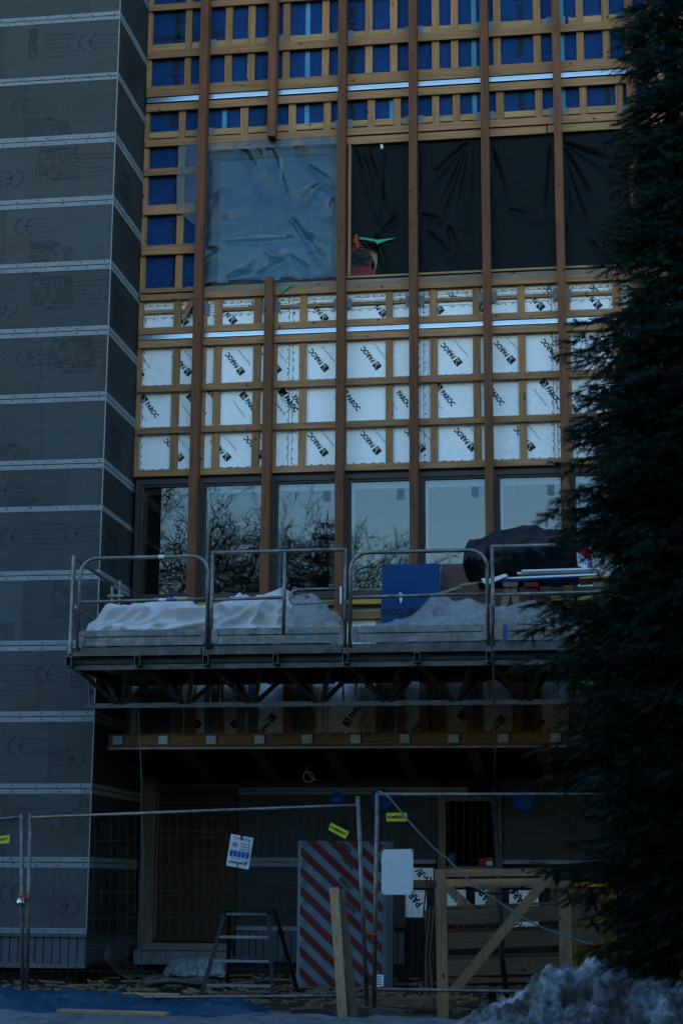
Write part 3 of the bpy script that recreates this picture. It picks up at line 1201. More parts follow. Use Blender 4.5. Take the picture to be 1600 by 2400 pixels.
for px in (352, 392, 492, 594, 700, 912, 1017, 1120, 1235):
    x = GX(px, 1650, YB)
    b = MB(); b.box(x - .075, x + .075, YB - .0055, YB - .001, 3.05, 4.88); b.build('membrane_strip', MAT['membrane'], bld)

# openings and rooms behind
rm = MB()
for z0, z1 in ((5.0, 7.2), (9.8, 12.2)):
    rm.box(XW + .05, XR, 26.2, 26.3, z0 - .5, z1 + .6)
    rm.box(XW + .05, XR, 23.7, 26.2, z0 - .55, z0 - .45)
    rm.box(XW + .05, XR, 23.7, 26.2, z1 + .5, z1 + .6)
    rm.box(XR, XR + .1, 23.55, 26.3, z0 - .55, z1 + .6)
    rm.box(XW + .05, XW + .1, 23.7, 26.2, z0 - .45, z1 + .5)
rm.box(XW - .5, XR + .1, 26.4, 26.5, 0, ZTOP)
rm.box(XL, XR, 23.63, 23.69, 12.2, ZTOP)
rm.box(XL, XR, 23.63, 23.69, 7.25, 9.8)
rm.box(XL, PX[0] - .1, 23.63, 23.69, 9.8, 12.2)
rm.box(XL, XR, 23.63, 23.69, 3.0, 5.0)
rm.build('interior_wall', MAT['room'], bld)
# big upper window behind the polythene, and its jambs
XU0, XU1 = PX[0] + .12, PX[2] - .1
f = MB()
for x0, x1, z0, z1 in ((XU0, XU0 + .09, 9.93, 12.03), (XU1 - .09, XU1, 9.93, 12.03), (XU0 + .09, XU1 - .09, 11.94, 12.03), (XU0 + .09, XU1 - .09, 9.93, 10.02)):
    f.box(x0, x1, 23.58, 23.68, z0, z1)
fo = f.build('window', MAT['frame'], bld)
gm = MB(); gm.box(XU0 + .09, XU1 - .09, 23.62, 23.626, 10.02, 11.94); gm.build('pane', MAT['glass_up'], fo)
tp = MB()
p = W(665, 365, 23.612)
tp.box(p.x - .21, p.x + .16, 23.609, 23.612, p.z - .02, p.z + .025)
tp.box(p.x - .06, p.x - .015, 23.6055, 23.6085, p.z - .36, p.z - .0)
p = W(640, 555, 23.612)  # lower mark: a reflection, painted as tape-like strips
tp.box(p.x - .2, p.x + .2, 23.609, 23.612, p.z - .02, p.z + .02)
tp.box(p.x - .2, p.x - .16, 23.6055, 23.6085, p.z - .42, p.z - .0)
tp.box(p.x + .15, p.x + .19, 23.6055, 23.6085, p.z - .42, p.z - .0)
tp.build('tape_and_reflection', MAT['tapemark_reflection'], fo)
MAT_B = MAT['cyanfilm']
rows = []
for i in range(24):
    zz = 9.97 + i * .028
    rows.append([(XU0 + .1 + j * .032, 23.602 - .02 + .018 * fbm((j * .1, i * .16, 2)), zz + (.05 * fbm((j * .12, 3, 1)) + .09 * sin(j * .09) if i > 0 else 0) * (i / 23)) for j in range(55)])
MB().grid(rows).build('inner_film', MAT_B, bld, smooth=True)  # sheet tinting the lower part of the window cyan
b = MB()
b.box(PX[2] + .075, PX[2] + .115, YH0 + .01, YV1 + .04, 9.96, 12.01)
b.build('jamb', MAT['pale_z'], bld)

# ------------------------------------------------------------------ lower wall under the canopy
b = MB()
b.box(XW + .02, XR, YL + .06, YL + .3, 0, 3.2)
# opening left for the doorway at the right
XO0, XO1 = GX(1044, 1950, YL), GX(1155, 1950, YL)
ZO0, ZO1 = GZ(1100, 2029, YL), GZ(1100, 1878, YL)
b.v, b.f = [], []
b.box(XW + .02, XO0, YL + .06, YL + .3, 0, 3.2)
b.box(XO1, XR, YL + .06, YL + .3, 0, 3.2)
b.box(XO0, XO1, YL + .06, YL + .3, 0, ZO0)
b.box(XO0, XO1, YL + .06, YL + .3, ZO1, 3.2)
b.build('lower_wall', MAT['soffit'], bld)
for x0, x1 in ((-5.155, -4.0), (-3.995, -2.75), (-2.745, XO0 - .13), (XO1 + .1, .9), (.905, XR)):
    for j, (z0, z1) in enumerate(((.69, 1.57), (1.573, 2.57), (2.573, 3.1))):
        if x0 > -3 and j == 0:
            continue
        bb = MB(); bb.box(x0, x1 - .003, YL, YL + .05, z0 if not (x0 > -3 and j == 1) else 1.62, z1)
        o = bb.build('cement_board', MAT['cement_low_shade'], bld)
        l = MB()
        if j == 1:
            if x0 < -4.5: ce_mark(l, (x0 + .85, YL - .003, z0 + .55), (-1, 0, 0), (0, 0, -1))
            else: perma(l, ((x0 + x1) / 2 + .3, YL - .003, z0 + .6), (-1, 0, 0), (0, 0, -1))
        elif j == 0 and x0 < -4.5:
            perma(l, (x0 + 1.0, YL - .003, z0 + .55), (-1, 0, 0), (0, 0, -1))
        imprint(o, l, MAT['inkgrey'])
for z0, z1 in ((2.525, 2.568), (2.578, 2.622)):
    b = MB(); b.box(-5.15, GX(1095, 1855, YL), YL - .006, YL - .001, z0, z1); b.build('joint_strip', MAT['strip'], bld)
for z0, z1 in ((1.515, 1.568), (1.578, 1.638)):
    b = MB(); b.box(-5.15, -3.9, YL - .006, YL - .001, z0, z1); b.build('joint_strip', MAT['strip'], bld)
for x0, x1 in ((GX(960, 2018, YL), XO0 - .14), (XO1 + .12, 1.6)):
    b = MB(); b.box(x0, x1, YL - .007, YL - .001, 1.565, 1.62); b.build('joint_strip', MAT['strip'], bld)
b = MB(); b.box(-5.15, -3.9, YL - .01, YL - .001, .63, .688); b.build('starter_strip', MAT['strip'], bld)
b = MB()
x = -5.15
while x < -2.8:
    b.box(x, x + .085, YL + .0, YL + .03, .2, .62); x += .1
b.build('plinth_panel', MAT['plinth'], bld)
# plywood door with its frame
xd0, xd1 = -6.345, -5.165
b = MB(); b.box(xd0, xd1, YL - .03, YL + .02, .47, 2.60)
door = b.build('boarded_door', MAT['ply'], bld)
b = MB()
for k in range(3):
    b.box(xd0 + .05 + .0 * k, xd1 - .02, YL - .036, YL - .031, 2.0 + .2 * k, 2.006 + .2 * k)
b.box(xd0 + .012, xd0 + .035, YL - .05, YL - .0365, .52, 2.56)
b.build('cleat', MAT['old_z'], door)
b = MB(); b.box(xd0 + .02, xd1 + .02, YL - .07, YL - .032, 2.605, 2.68); b.build('door_head', MAT['old_x'], bld)
b = MB()
b.box(XW + .04, xd0 - .004, YL - .08, YL - .0, .35, 2.9)
b.build('door_jamb', MAT['old_z'], bld)
b = MB(); b.box(-6.55, -5.2, YL - .3, YL + .05, .16, .36)
b.build('threshold', MAT['ledge'], bld)
b = MB(); b.box(-6.45, -5.22, YL - .33, YL - .02, .361, .45)
b.build('threshold_board', MAT['grey_x'], bld)
# white insulation and frame round the right-hand opening
for px0, px1, py0, py1 in ((967, 1014, 2034, 2062), (948, 998, 2086, 2150), (1046, 1090, 2085, 2124), (1112, 1150, 2080, 2125), (1192, 1260, 2086, 2122), (1200, 1260, 2160, 2176)):
    bb = MB(); bb.box(GX(px0, py0, YL), GX(px1, py0, YL), YL + .03, YL + .058, GZ(px0, py1, YL), GZ(px0, py0, YL))
    o = bb.build('insulation_board', MAT['insul'], bld)
    l = MB(); write(l, 'PAROC', W(px0 + 22, py0 + 4, YL + .027), (-cos(.9), 0, sin(.9)), (-sin(.9), 0, -cos(.9)), .15, .4, bold=.035, anchor='c')
    l.f = [f for f in l.f if all(GX(px0, py0, YL) < l.v[a][0] < GX(px1, py0, YL) and GZ(px0, py1, YL) < l.v[a][2] < GZ(px0, py0, YL) for a in f)]
    imprint(o, l, MAT['ink'])
b = MB()
for px0, px1 in ((1025, 1044), (1167, 1175)):
    b.box(GX(px0, 1950, YL), GX(px1, 1950, YL), YL - .05, YL + .02, ZO0 - .1, ZO1 + .08)
b.box(XO0 + .002, GX(1166, 1950, YL), YL - .04, YL + .02, ZO1, ZO1 + .06)
b.box(XO0 + .002, GX(1166, 1950, YL), YL - .06, YL + .02, ZO0 - .08, ZO0 - .01)
b.build('opening_frame', MAT['old_z'], bld)
b = MB()
for px0, px1, py in ((960, 1020, 2062), (1040, 1300, 2062)):
    b.box(GX(px0, py, YL), GX(px1, py, YL), YL - .04, YL + .02, GZ(px0, py + 18, YL), GZ(px0, py, YL))
b.build('batten', MAT['old_x'], bld)

# ------------------------------------------------------------------ canopy
XC0 = W(254, 1752, 22.71).x
can = thing('entrance_canopy', 'low entrance canopy with timber fascia and pale steel plates, under the work platform', 'canopy', (-2, 23.4, 2.7))
YC = 22.71
b = MB(); b.box(XC0, XR, YC, YC + .05, 3.10, 3.225); b.build('fascia', MAT['bat_x'], can)
b = MB(); b.box(XC0 - .015, XR, YC - .02, YC + .08, 3.227, 3.25); b.build('cap_board', MAT['bat_x'], can)
b = MB(); b.box(XC0 - .015, XR, YC - .02, YC + .06, 3.07, 3.098); b.build('batten', MAT['old_x'], can)
b = MB(); b.box(XC0 - .03, XR, YC - .04, YC + .06, 3.04, 3.068); b.build('drip_edge', MAT['dripedge'], can)
for p0, p1 in [(265, 287), (372, 393), (484, 506), (596, 619), (708, 731), (821, 844), (936, 959), (1049, 1074), (1166, 1190), (1289, 1312), (1410, 1433)]:
    x0, x1 = GX(p0, 1734, YC), GX(p1, 1734, YC)
    b = MB(); b.box(x0, x1, YC - .006, YC - .001, 3.115, 3.225)
    pl = b.build('plate', MAT['plate'], can)
    b = MB(); b.box(x1 + .002, x1 + .03, YC - .012, YC - .001, 3.105, 3.226)
    b.build('flange', MAT['galv_dark'], pl)
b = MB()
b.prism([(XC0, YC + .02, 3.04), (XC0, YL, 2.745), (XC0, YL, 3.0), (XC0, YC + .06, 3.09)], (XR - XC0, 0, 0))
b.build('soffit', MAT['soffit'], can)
for k, px in enumerate((259, 418, 581, 753, 924, 1094, 1262)):
    xf = GX(px, 1758, YC)
    sl = (3.04 - 2.745) / (YL - YC - .02)
    b = MB()
    for d in (0, .075):
        b.prism([(xf + d, YC + .05, 3.04 - .03 * sl - .006), (xf + d + .06, YC + .05, 3.04 - .03 * sl - .006), (xf + d + .06, YL - .01, 2.745 - .004), (xf + d, YL - .01, 2.745 - .004)], (0, 0, .0025))
    b.build('joint_strip', MAT['soffit_strip'], can)
b = MB(); b.box(XC0, XR, YC + .06, YF + .06, 3.01, 3.05); b.build('deck', MAT['soffit'], can)
b = MB(); b.box(XL, XR, 23.3, 23.46, 3.052, 3.14); b.build('upstand', MAT['old_x'], can)

# ------------------------------------------------------------------ work platform
DX = 3.6
plat = thing('work_platform', 'long galvanised work platform with guard rails and truss, hung along the facade', 'work platform', (-6.39, 20.1, 4.02))
ZD = 4.02
YPF, YPB = 20.1, 21.85


def px_x(px, py=1500):
    return GX(px, py, YPF)


for i, (x0, x1) in enumerate(((-6.40, px_x(473)), (px_x(475), px_x(802)), (px_x(804), px_x(1151)), (px_x(1153), px_x(1500)), (px_x(1502), DX))):
    b = MB()
    b.box(x0, x1 - .004, YPF, YPB, ZD - .01, ZD + .045)
    o = b.build('deck', MAT['galv_dark'], plat)
    b = MB()
    b.box(x0, x1 - .004, YPF - .012, YPF - .001, ZD - .045, ZD + .06)
    # raised tread bars
    x = x0 + .02
    kk = 0
    while x < x1 - .03:
        for r_ in range(4):
            sg = 1 if (kk + r_) % 2 else -1
            z = ZD - .03 + r_ * .022
            b.prism([(x, YPF - .0125, z), (x + .02, YPF - .0125, z + sg * .014), (x + .024, YPF - .0125, z + sg * .014 + .003), (x + .004, YPF - .0125, z + .003)], (0, -.004, 0))
        x += .028
        kk += 1
    b.build('edge_plate', MAT['checker'], o)
b = MB(); b.box(-6.56, DX, YPB + .16, 23.262, ZD - .03, ZD + .02); b.box(-6.3, DX, YPB + .01, YPB + .158, ZD - .03, ZD + .02)
for k in range(-1, 9):
    b.box((PX[k] + .064 if k >= 0 else -6.56), PX[k + 1] - .064, 23.264, 23.464, ZD - .03, ZD + .018)
b.build('extension_deck', MAT['old_x'], plat)
# cross members, square tube
for px in (163, 323, 483, 646, 810, 977, 1146, 1316, 1486):
    x = px_x(px, 1547)
    b = MB()
    w, t = .07, .008
    z0, z1 = ZD - .17, ZD - .05
    if True:
        b.box(x - w / 2, x - w / 2 + t, YPF - .03, YPB + .3, z0, z1)
        b.box(x + w / 2 - t, x + w / 2, YPF - .03, YPB + .3, z0, z1)
        b.box(x - w / 2 + t, x + w / 2 - t, YPF - .03, YPB + .3, z0, z0 + t)
        b.box(x - w / 2 + t, x + w / 2 - t, YPF - .03, YPB + .3, z1 - t, z1)
    b.build('cross_member', MAT['galv_dark'], plat)
b = MB(); b.box(-6.35, DX, YPF + .12, YPF + .17, ZD - .20, ZD - .012); b.box(-6.35, DX, YPB - .2, YPB - .15, ZD - .20, ZD - .012)
b.build('side_rail', MAT['galv_dark'], plat)
# triangular truss
YT0, YT1, YTC = 20.22, 21.7, 20.9
ZTT, ZTB = ZD - .11, 3.45
for y in (YT0, YT1):
    b = MB(); b.tube([(-6.33, y, ZTT), (DX, y, ZTT)], .03, 8); b.build('top_chord', MAT['galv_dark'], plat)
b = MB()
xs0 = W(201, 1658, YTC).x
b.box(xs0, DX, YTC - .03, YTC + .03, ZTB - .03, ZTB + .03)
b.build('bottom_chord', MAT['galv_dark'], plat)
b = MB()
k = 0
xn0 = W(282, 1650, YTC).x
stp = (W(1069, 1650, YTC).x - W(282, 1650, YTC).x) / 5
for k in range(-0, 13):
    x = xn0 + k * stp
    if x > DX: break
    for y in (YT0, YT1):
        for d in (-.42, .25):
            b.beam((x + d, y, ZTT - .02), (x + (.03 if d > 0 else -.03), YTC, ZTB + .01), .055, .03, (1, 0, 0))
b.build('diagonal_brace', MAT['galv_dark'], plat)
b = MB()
for px in (211, 495, 516, 805, 832, 1142, 1150):
    b.tube([W(px, 1650, YTC), W(px - (4 if px % 2 else -4), 1562, YTC)], .014, 6)
b.build('tie_rod', MAT['galv_dark'], plat)
# hooks under the left end
b = MB()
for px in (176, 188):
    p = W(px, 1562, 20.3)
    b.tube([p, p - Vector((0, 0, .06)), p - Vector((-.03, 0, .09)), p - Vector((-.05, 0, .06))], .012, 6)
b.build('hook', MAT['galv_dark'], plat)


def bend(p, q, r_, n=6):
    """corner points from direction p to q"""
    return


def rounded(x0, x1, z0, z1, r, y):
    pts = [(x0, y, z0), (x0, y, z1 - r)]
    for k in range(1, 7):
        a = pi - k * pi / 12
        pts.append((x0 + r + r * cos(a), y, z1 - r + r * sin(a)))
    for k in range(7):
        a = pi / 2 - k * pi / 12
        pts.append((x1 - r + r * cos(a), y, z1 - r + r * sin(a)))
    pts += [(x1, y, z1 - r), (x1, y, z0)]
    return pts


YR = YPF - .035
ZT_ = 5.165
RT = .024


def guard(x0, x1, style, mid=True, post=None, marks=()):
    g_ = MB()
    top = ZT_ + (.015 if style == 'round' else .055)
    if style == 'round':
        g_.tube(rounded(x0, x1, ZD + .03, top, .21, YR), RT, 10)
    else:
        g_.tube([(x0, YR, ZD + .03), (x0, YR, top), ], RT, 10)
        g_.tube([(x1, YR, ZD + .03), (x1, YR, top), ], RT, 10)
        g_.tube([(x0 - .02, YR, top), (x1 + .02, YR, top)], RT, 10)
    o = g_.build('guardrail', MAT['galv'], plat, smooth=True)
    m = MB()
    xm = post if post else x1
    m.tube([(x0, YR, ZD + .62), (xm, YR, ZD + .63)], RT * .85, 8)
    m.build('mid_rail', MAT['galv'], o, smooth=True)
    if post:
        m = MB(); m.tube([(post, YR, ZD + .18), (post, YR, top)], RT, 8)
        m.build('middle_post', MAT['galv'], o, smooth=True)
    t = MB()
    z0, z1 = ZD + .072, ZD + .265
    a, c = x0 + .045, x1 - .035
    t.prism([(a, YR + .01, z0), (a, YR - .008, z0), (a, YR - .008, z0 + .1), (a, YR + .004, z0 + .108), (a, YR - .008, z0 + .116), (a, YR - .008, z1), (a, YR + .01, z1)], (c - a, 0, 0))
    t.build('toe_board', MAT['galv_plate'], o)
    for xx in (a - .03, c - .03):
        t = MB()
        t.box(xx, xx + .075, YR - .020, YR - .0095, z0 + .01, z1 - .01)
        t.disc((xx + .04, z0 + .04), .014, YR - .027, YR - .0205, 8)
        t.disc((xx + .04, z1 - .05), .014, YR - .027, YR - .0205, 8)
        t.build('clamp_plate', MAT['galv_plate'], o)
    for j, (xa, xb, z_, mname) in enumerate(marks):
        t = MB()
        if z_ == 'toe':
            t.box(xa, xb, YR - .0105, YR - .0085, z0 + .005, z1 - .004)
        else:
            t.tube([(xa, YR, z_), (xb, YR, z_)], RT * (.87 if z_ < 5 else 1.03), 10)
        t.build('tape_band', MAT[mname], o)
    return o


xl = GX(183, 1500, YR)
g0 = guard(xl, GX(485, 1500, YR), 'round', marks=((GX(372, 1300, YR), GX(386, 1300, YR), ZT_ + .015, 'signwhite'), (GX(373, 1393, YR), GX(390, 1393, YR), ZD + .627, 'signwhite'), (GX(392, 1393, YR), GX(416, 1393, YR), ZD + .627, 'signblue'), (GX(417, 1393, YR), GX(440, 1393, YR), ZD + .627, 'ochre')))
g1 = guard(GX(494, 1500, YR), GX(808, 1500, YR), 'square', post=GX(665, 1450, YR))
g2 = guard(GX(820, 1500, YR), GX(1143, 1500, YR), 'round', marks=((GX(843, 1283, YR), GX(858, 1283, YR), ZT_ + .015, 'ochre'),))
g3 = guard(GX(1155, 1500, YR), GX(1520, 1500, YR), 'square', marks=((GX(1165, 1490, YR), GX(1176, 1490, YR), 'toe', 'stain_yellow'), (GX(1178, 1490, YR), GX(1187, 1490, YR), 'toe', 'signblue')))
g4 = guard(GX(1532, 1500, YR), DX - .02, 'round')
# end guard at the left, running back to the wall
xe = GX(168, 1500, YPF)
b = MB()
b.tube([(xe, YPF - .03, ZD - .02), (xe, YPF - .03, ZT_ + .06)], .026, 10)
b.tube([(xe, YPF - .03, ZT_ + .04), (xe + .03, YPB - .15, ZT_ - .03)], RT, 8)
b.tube([(xe + .05, YPF - .03, ZD + .56), (xe + .03, YPB - .15, ZD + .46)], RT, 8)
for dx in (.03, .13):
    b.tube([(xe + dx, YPB - .15, ZD), (xe + dx, YPB - .15, ZT_ - .02 + dx * .3)], .024, 8)
b.box(xe - .02, xe + .19, YPB - .20, YPB - .13, ZT_ - .2, ZT_ - .17)
b.build('end_guardrail', MAT['galv'], plat, smooth=False)
# loose loop of tube on the square panel
b = MB()
q = lambda x, y: W(660 + x / 9.8, 1340 + y / 9.8, YR - .03)
b.tube([q(1350, 385), q(800, 395), q(350, 410), q(240, 440), q(185, 520), q(180, 620), q(230, 715), q(300, 748), q(700, 725), q(1350, 690)], .013, 8)
b.build('swing_bar', MAT['galv'], g1, smooth=True)
b = MB(); b.box(q(1340, 350).x, q(1380, 350).x, YR - .05, YR - .03, q(1350, 740).z, q(1350, 345).z); b.build('hinge_plate', MAT['plate'], g1)
b = MB(); b.tube([q(250, 600), q(230, 520), q(290, 440), q(350, 440)], .035, 8); b.tube([q(360, 535), q(590, 575)], .006, 5); b.tube([q(570, 540), q(600, 600)], .03, 6); b.build('latch', MAT['galv_plate'], g1)


# ------------------------------------------------------------------ loose sheets, heaps and wrapped loads
def heap(name, mat, prof, y0, y1, zb, label, cat, n=70, m=30, amp=.05, freq=3.0, seed=0, ridge=.5, ex=2.2, cloth=False):
    """draped cover: prof = list of (x, z top); a half-oval across from y0 to y1"""
    xs = np.linspace(prof[0][0], prof[-1][0], n)
    zt = np.interp(xs, [p[0] for p in prof], [p[1] for p in prof])
    rows = []
    for i, x in enumerate(xs):
        r = []
        for j in range(m):
            a = pi * j / (m - 1)
            cy = cos(a)
            sz = sin(a)
            yy = (y0 + y1) / 2 - math.copysign(abs(cy) ** (2 / ex), cy) * (y1 - y0) / 2
            zz = abs(sz) ** (2 / ex)
            h = zt[i] - zb
            p = Vector((x * freq, yy * freq, zz * h * freq + seed))
            if cloth:
                wx = noise.noise(Vector((x * 1.1, yy * 1.1, seed))) * .5
                a1 = noise.noise(Vector((x * .8 + wx, zz * h * 7 + wx * 2, seed)))
                a2 = noise.noise(Vector((x * 2.6 + wx * 3, zz * h * 9 - x * 2.2, seed + 5)))
                a3 = noise.noise(Vector((x * 4.5 + wx * 5, zz * h * 20 + x * 5, seed + 9)))
                d = amp * (1.5 * (.45 - abs(a1)) + 1.2 * (.35 - abs(a2)) + .25 * (.3 - abs(a3)))
            else:
                d = noise.fractal(p, .7, 2.1, 5) * amp
                w_ = noise.noise(p * 1.3 + Vector((0, 0, 7)))
                d += (ridge * amp) * (1 - abs(w_) * 4) if abs(w_) < .25 else 0
            e = min(1, (x - xs[0]) / .25, (xs[-1] - x) / .25)
            d *= .4 + .6 * max(0, e)
            q_ = min(1, h / .3)
            r.append((x + d * .3, yy - cy * d, zb + zz * h + sz * d * q_ + (.02 * fbm((x * 4, seed, j)) if j in (0, m - 1) else 0)))
        rows.append(r)
    o = MB().grid(rows).build(name, mat, smooth=True)
    return tag(o, label, cat)


ZDK = 4.08
YH = 20.75
prof = [(GX(px, py, YH), GZ(px, py, YH)) for px, py in ((216, 1486), (226, 1473), (245, 1452), (270, 1440), (375, 1431), (480, 1427), (516, 1426), (560, 1421), (596, 1415), (640, 1404), (662, 1402), (690, 1425), (700, 1450))]
heap('white_tarpaulin', MAT['white_tarp'], prof, 20.25, 21.3, ZDK + .01, 'crumpled white tarpaulin heap on the platform, behind the rounded rail at its left end', 'tarpaulin', n=260, m=90, amp=.17, freq=3.2, seed=1, ridge=.6, ex=2.4, cloth=True)
prof = [(GX(px, py, YH), GZ(px, py, YH)) for px, py in ((662, 1450), (670, 1420), (700, 1404), (724, 1401), (745, 1412), (760, 1428), (785, 1445), (800, 1455), (808, 1470))]
heap('polythene_sheet', MAT['film2'], prof, 20.2, 21.2, ZDK + .01, 'clear polythene peaked over a load next to the white tarpaulin', 'plastic sheet', n=100, m=50, amp=.09, freq=2.4, seed=4, ridge=.8, ex=1.5, cloth=True)
prof = [(GX(px, py, YH), GZ(px, py, YH)) for px, py in ((880, 1474), (900, 1466), (929, 1458), (973, 1437), (1000, 1420), (1019, 1405), (1030, 1412), (1054, 1424), (1090, 1428), (1138, 1433), (1160, 1444), (1180, 1444), (1205, 1438), (1241, 1428), (1262, 1434), (1286, 1450), (1330, 1462), (1400, 1472))]
heap('polythene_sheet', MAT['film2'], prof, 20.2, 21.25, ZDK + .01, 'long crumpled polythene cover in front of the leaning blue board', 'plastic sheet', n=180, m=60, amp=.12, freq=2.8, seed=9, ridge=.9, ex=1.6, cloth=True)

# load under the second cover
b = MB()
b.box(GX(1035, 1460, 20.7), GX(1150, 1460, 20.7), 20.45, 21.0, ZDK, ZDK + .2)
tag(b.build('timber_stack', MAT['pale_x']), 'low stack of pale timber under the long polythene cover', 'timber')
b = MB()
b.box(GX(690, 1460, 20.7), GX(765, 1460, 20.7), 20.45, 21.0, ZDK, ZDK + .33)
tag(b.build('cardboard_box', MAT['brownboard']), 'brown load showing faintly through the peaked polythene', 'box')
for k, (x0, x1, y, z, lab) in enumerate(((702, 806, 20.19, 1470, 'pale plank lying at the foot of the peaked polythene, upper of two'), (699, 805, 20.14, 1476, 'pale plank behind the toe board, lower of two by the peaked polythene'), (828, 1000, 20.2, 1472, 'long pale plank lying in front of the leaning blue board'))):
    b = MB()
    zz = GZ(x0, z, y)
    b.box(GX(x0, z, y), GX(x1, z, y), y, y + .09, zz - .025, zz + .02)
    tag(b.build('plank', MAT['pale_x']), lab, 'plank', 'planks lying on the platform')
b = MB()
p = W(452, 1482, 20.13)
b.box(p.x - .06, p.x + .06, 20.1, 20.16, p.z - .035, p.z + .04)
tag(b.build('wood_block', MAT['bat_x']), 'small orange wood block on the toe board beside the white tarpaulin', 'wood block')

# boards leaning behind
Yb = 22.6
x0, x1 = GX(895, 1400, Yb), GX(1032, 1400, Yb)
zt, zb = GZ(960, 1322, Yb), 4.05
b = MB(); b.prism([(x0, Yb - .25, zb), (x1, Yb - .25, zb), (x1, Yb, zt), (x0, Yb, zt)], (0, .02, 0))
o = tag(b.build('blue_board', MAT['blue2']), 'loose blue board with upside-down lettering leaning behind the guard rail', 'board')
l = MB()
up = Vector((0, .25, zt - zb)).normalized()
nn = Vector((0, -.004, .001))
p = W(891, 1441, Yb - .2)
write(l, 'Weatherboard 365', Vector((x1 + .12, Yb - .207, p.z + .09)) + nn, (-1, 0, 0), -up, .2, 1.3, bold=.02)
l.f = [f for f in l.f if all(x0 < l.v[a][0] < x1 for a in f)]
l.v = [(a, Yb - .25 + (c - zb) * .25 / (zt - zb) - .006, c) for a, _, c in l.v]
l.build('lettering', MAT['ink'], o)
l = MB()
pz = GZ(938, 1398, Yb - .1)
px_ = GX(938, 1398, Yb - .1)
l.prism([(px_ - .022, 0, pz + .06), (px_ + .018, 0, pz + .05), (px_ + .022, 0, pz - .05), (px_ + .0, 0, pz - .10), (px_ - .014, 0, pz - .02)], (0, -.001, 0))
l.v = [(a, Yb - .25 + (c - zb) * .25 / (zt - zb) - .006 + y_, c) for a, y_, c in l.v]
l.build('torn_patch', MAT['cream'], o)
Yb = 22.8
b = MB(); b.prism([(GX(1033, 1400, Yb), Yb - .2, zb), (GX(1290, 1400, Yb), Yb - .2, zb), (GX(1290, 1400, Yb), Yb, zt + .02), (GX(1033, 1400, Yb), Yb, zt + .03)], (0, .02, 0))
tag(b.build('brown_board', MAT['brownboard']), 'wide brown board standing behind the trestles, right of the blue board', 'board')


def lump(name, mat, ring, label, cat, n=70, m=44, amp=.05, freq=2.5, seed=0):
    """closed wrapped load: ring = list of (x, y centre, z centre, half depth, half height)"""
    R_ = np.array(ring)
    t = np.linspace(0, 1, len(R_))
    ts = np.linspace(0, 1, n)
    rows = []
    for i, s_ in enumerate(ts):
        x, yc, zc, hd, hh = [np.interp(s_, t, R_[:, k]) for k in range(5)]
        r = []
        for j in range(m):
            a = 2 * pi * j / m
            ca, sa = cos(a), sin(a)
            cy = math.copysign(abs(ca) ** .75, ca) * hd
            cz = math.copysign(abs(sa) ** .75, sa) * hh
            p = Vector((x * freq, cy * freq * .7, cz * freq + seed))
            w_ = noise.noise(p * 1.2 + Vector((3, 0, 1)))
            d = noise.fractal(p, .7, 2.1, 5) * amp + (amp * .7 * (1 - abs(w_) * 5) if abs(w_) < .2 else 0)
            k = max(.3, min(1, hh / .25))
            r.append((x, yc + cy + ca * d * k, zc + cz + sa * d * k))
        rows.append(r)
    o = MB().grid(rows, closed=True)
    c0 = len(o.v)
    o.f.append(tuple(range(m)))
    o.f.append(tuple(range(c0 - 1, c0 - 1 - m, -1)))
    return tag(o.build(name, mat, smooth=True), label, cat)


Yk = 21.7
pts = [(1087, 1330, 1335), (1092, 1298, 1350), (1102, 1276, 1357), (1140, 1262, 1362), (1160, 1255, 1360), (1200, 1247, 1354), (1250, 1243, 1345), (1300, 1249, 1338), (1340, 1263, 1335), (1350, 1275, 1330)]
lump('wrapped_load', MAT['bundle'], [(GX(a, t_, Yk), Yk, (GZ(a, t_, Yk) + GZ(a, c, Yk)) / 2, .42 if 0 < i < 9 else .25, max(.02, (GZ(a, t_, Yk) - GZ(a, c, Yk)) / 2)) for i, (a, t_, c) in enumerate(pts)],
     'bulky load wrapped in black plastic resting on the boards', 'wrapped load', n=90, m=54, amp=.055, freq=2.6, seed=2)
# insulation bag
pts = [(1348, 1272, 1330), (1362, 1270, 1332), (1375, 1285, 1332), (1386, 1305, 1330)]
o = lump('insulation_bag', MAT['red'], [(GX(a, t_, Yk), Yk, (GZ(a, t_, Yk) + GZ(a, c, Yk)) / 2, .3, (GZ(a, t_, Yk) - GZ(a, c, Yk)) / 2) for a, t_, c in pts],
         'red and white insulation bag sticking out beside the black wrapped load', 'bag', n=24, m=24, amp=.02, seed=6)
b = MB()
Yq = Yk - .335
b.prism([W(1350, 1293, Yq), W(1353, 1325, Yq), W(1370, 1333, Yq), W(1382, 1322, Yq), W(1383, 1316, Yq)][::-1], (0, .01, 0))
lab_ = b.build('bag_label', MAT['signwhite'], o)
l = MB(); write(l, 'PAROC', W(1350, 1309, Yq - .003), (cos(-.62), 0, sin(-.62)), (sin(.62), 0, cos(.62)), .095, .2, bold=.03)
l.build('lettering', MAT['signblue'], lab_)
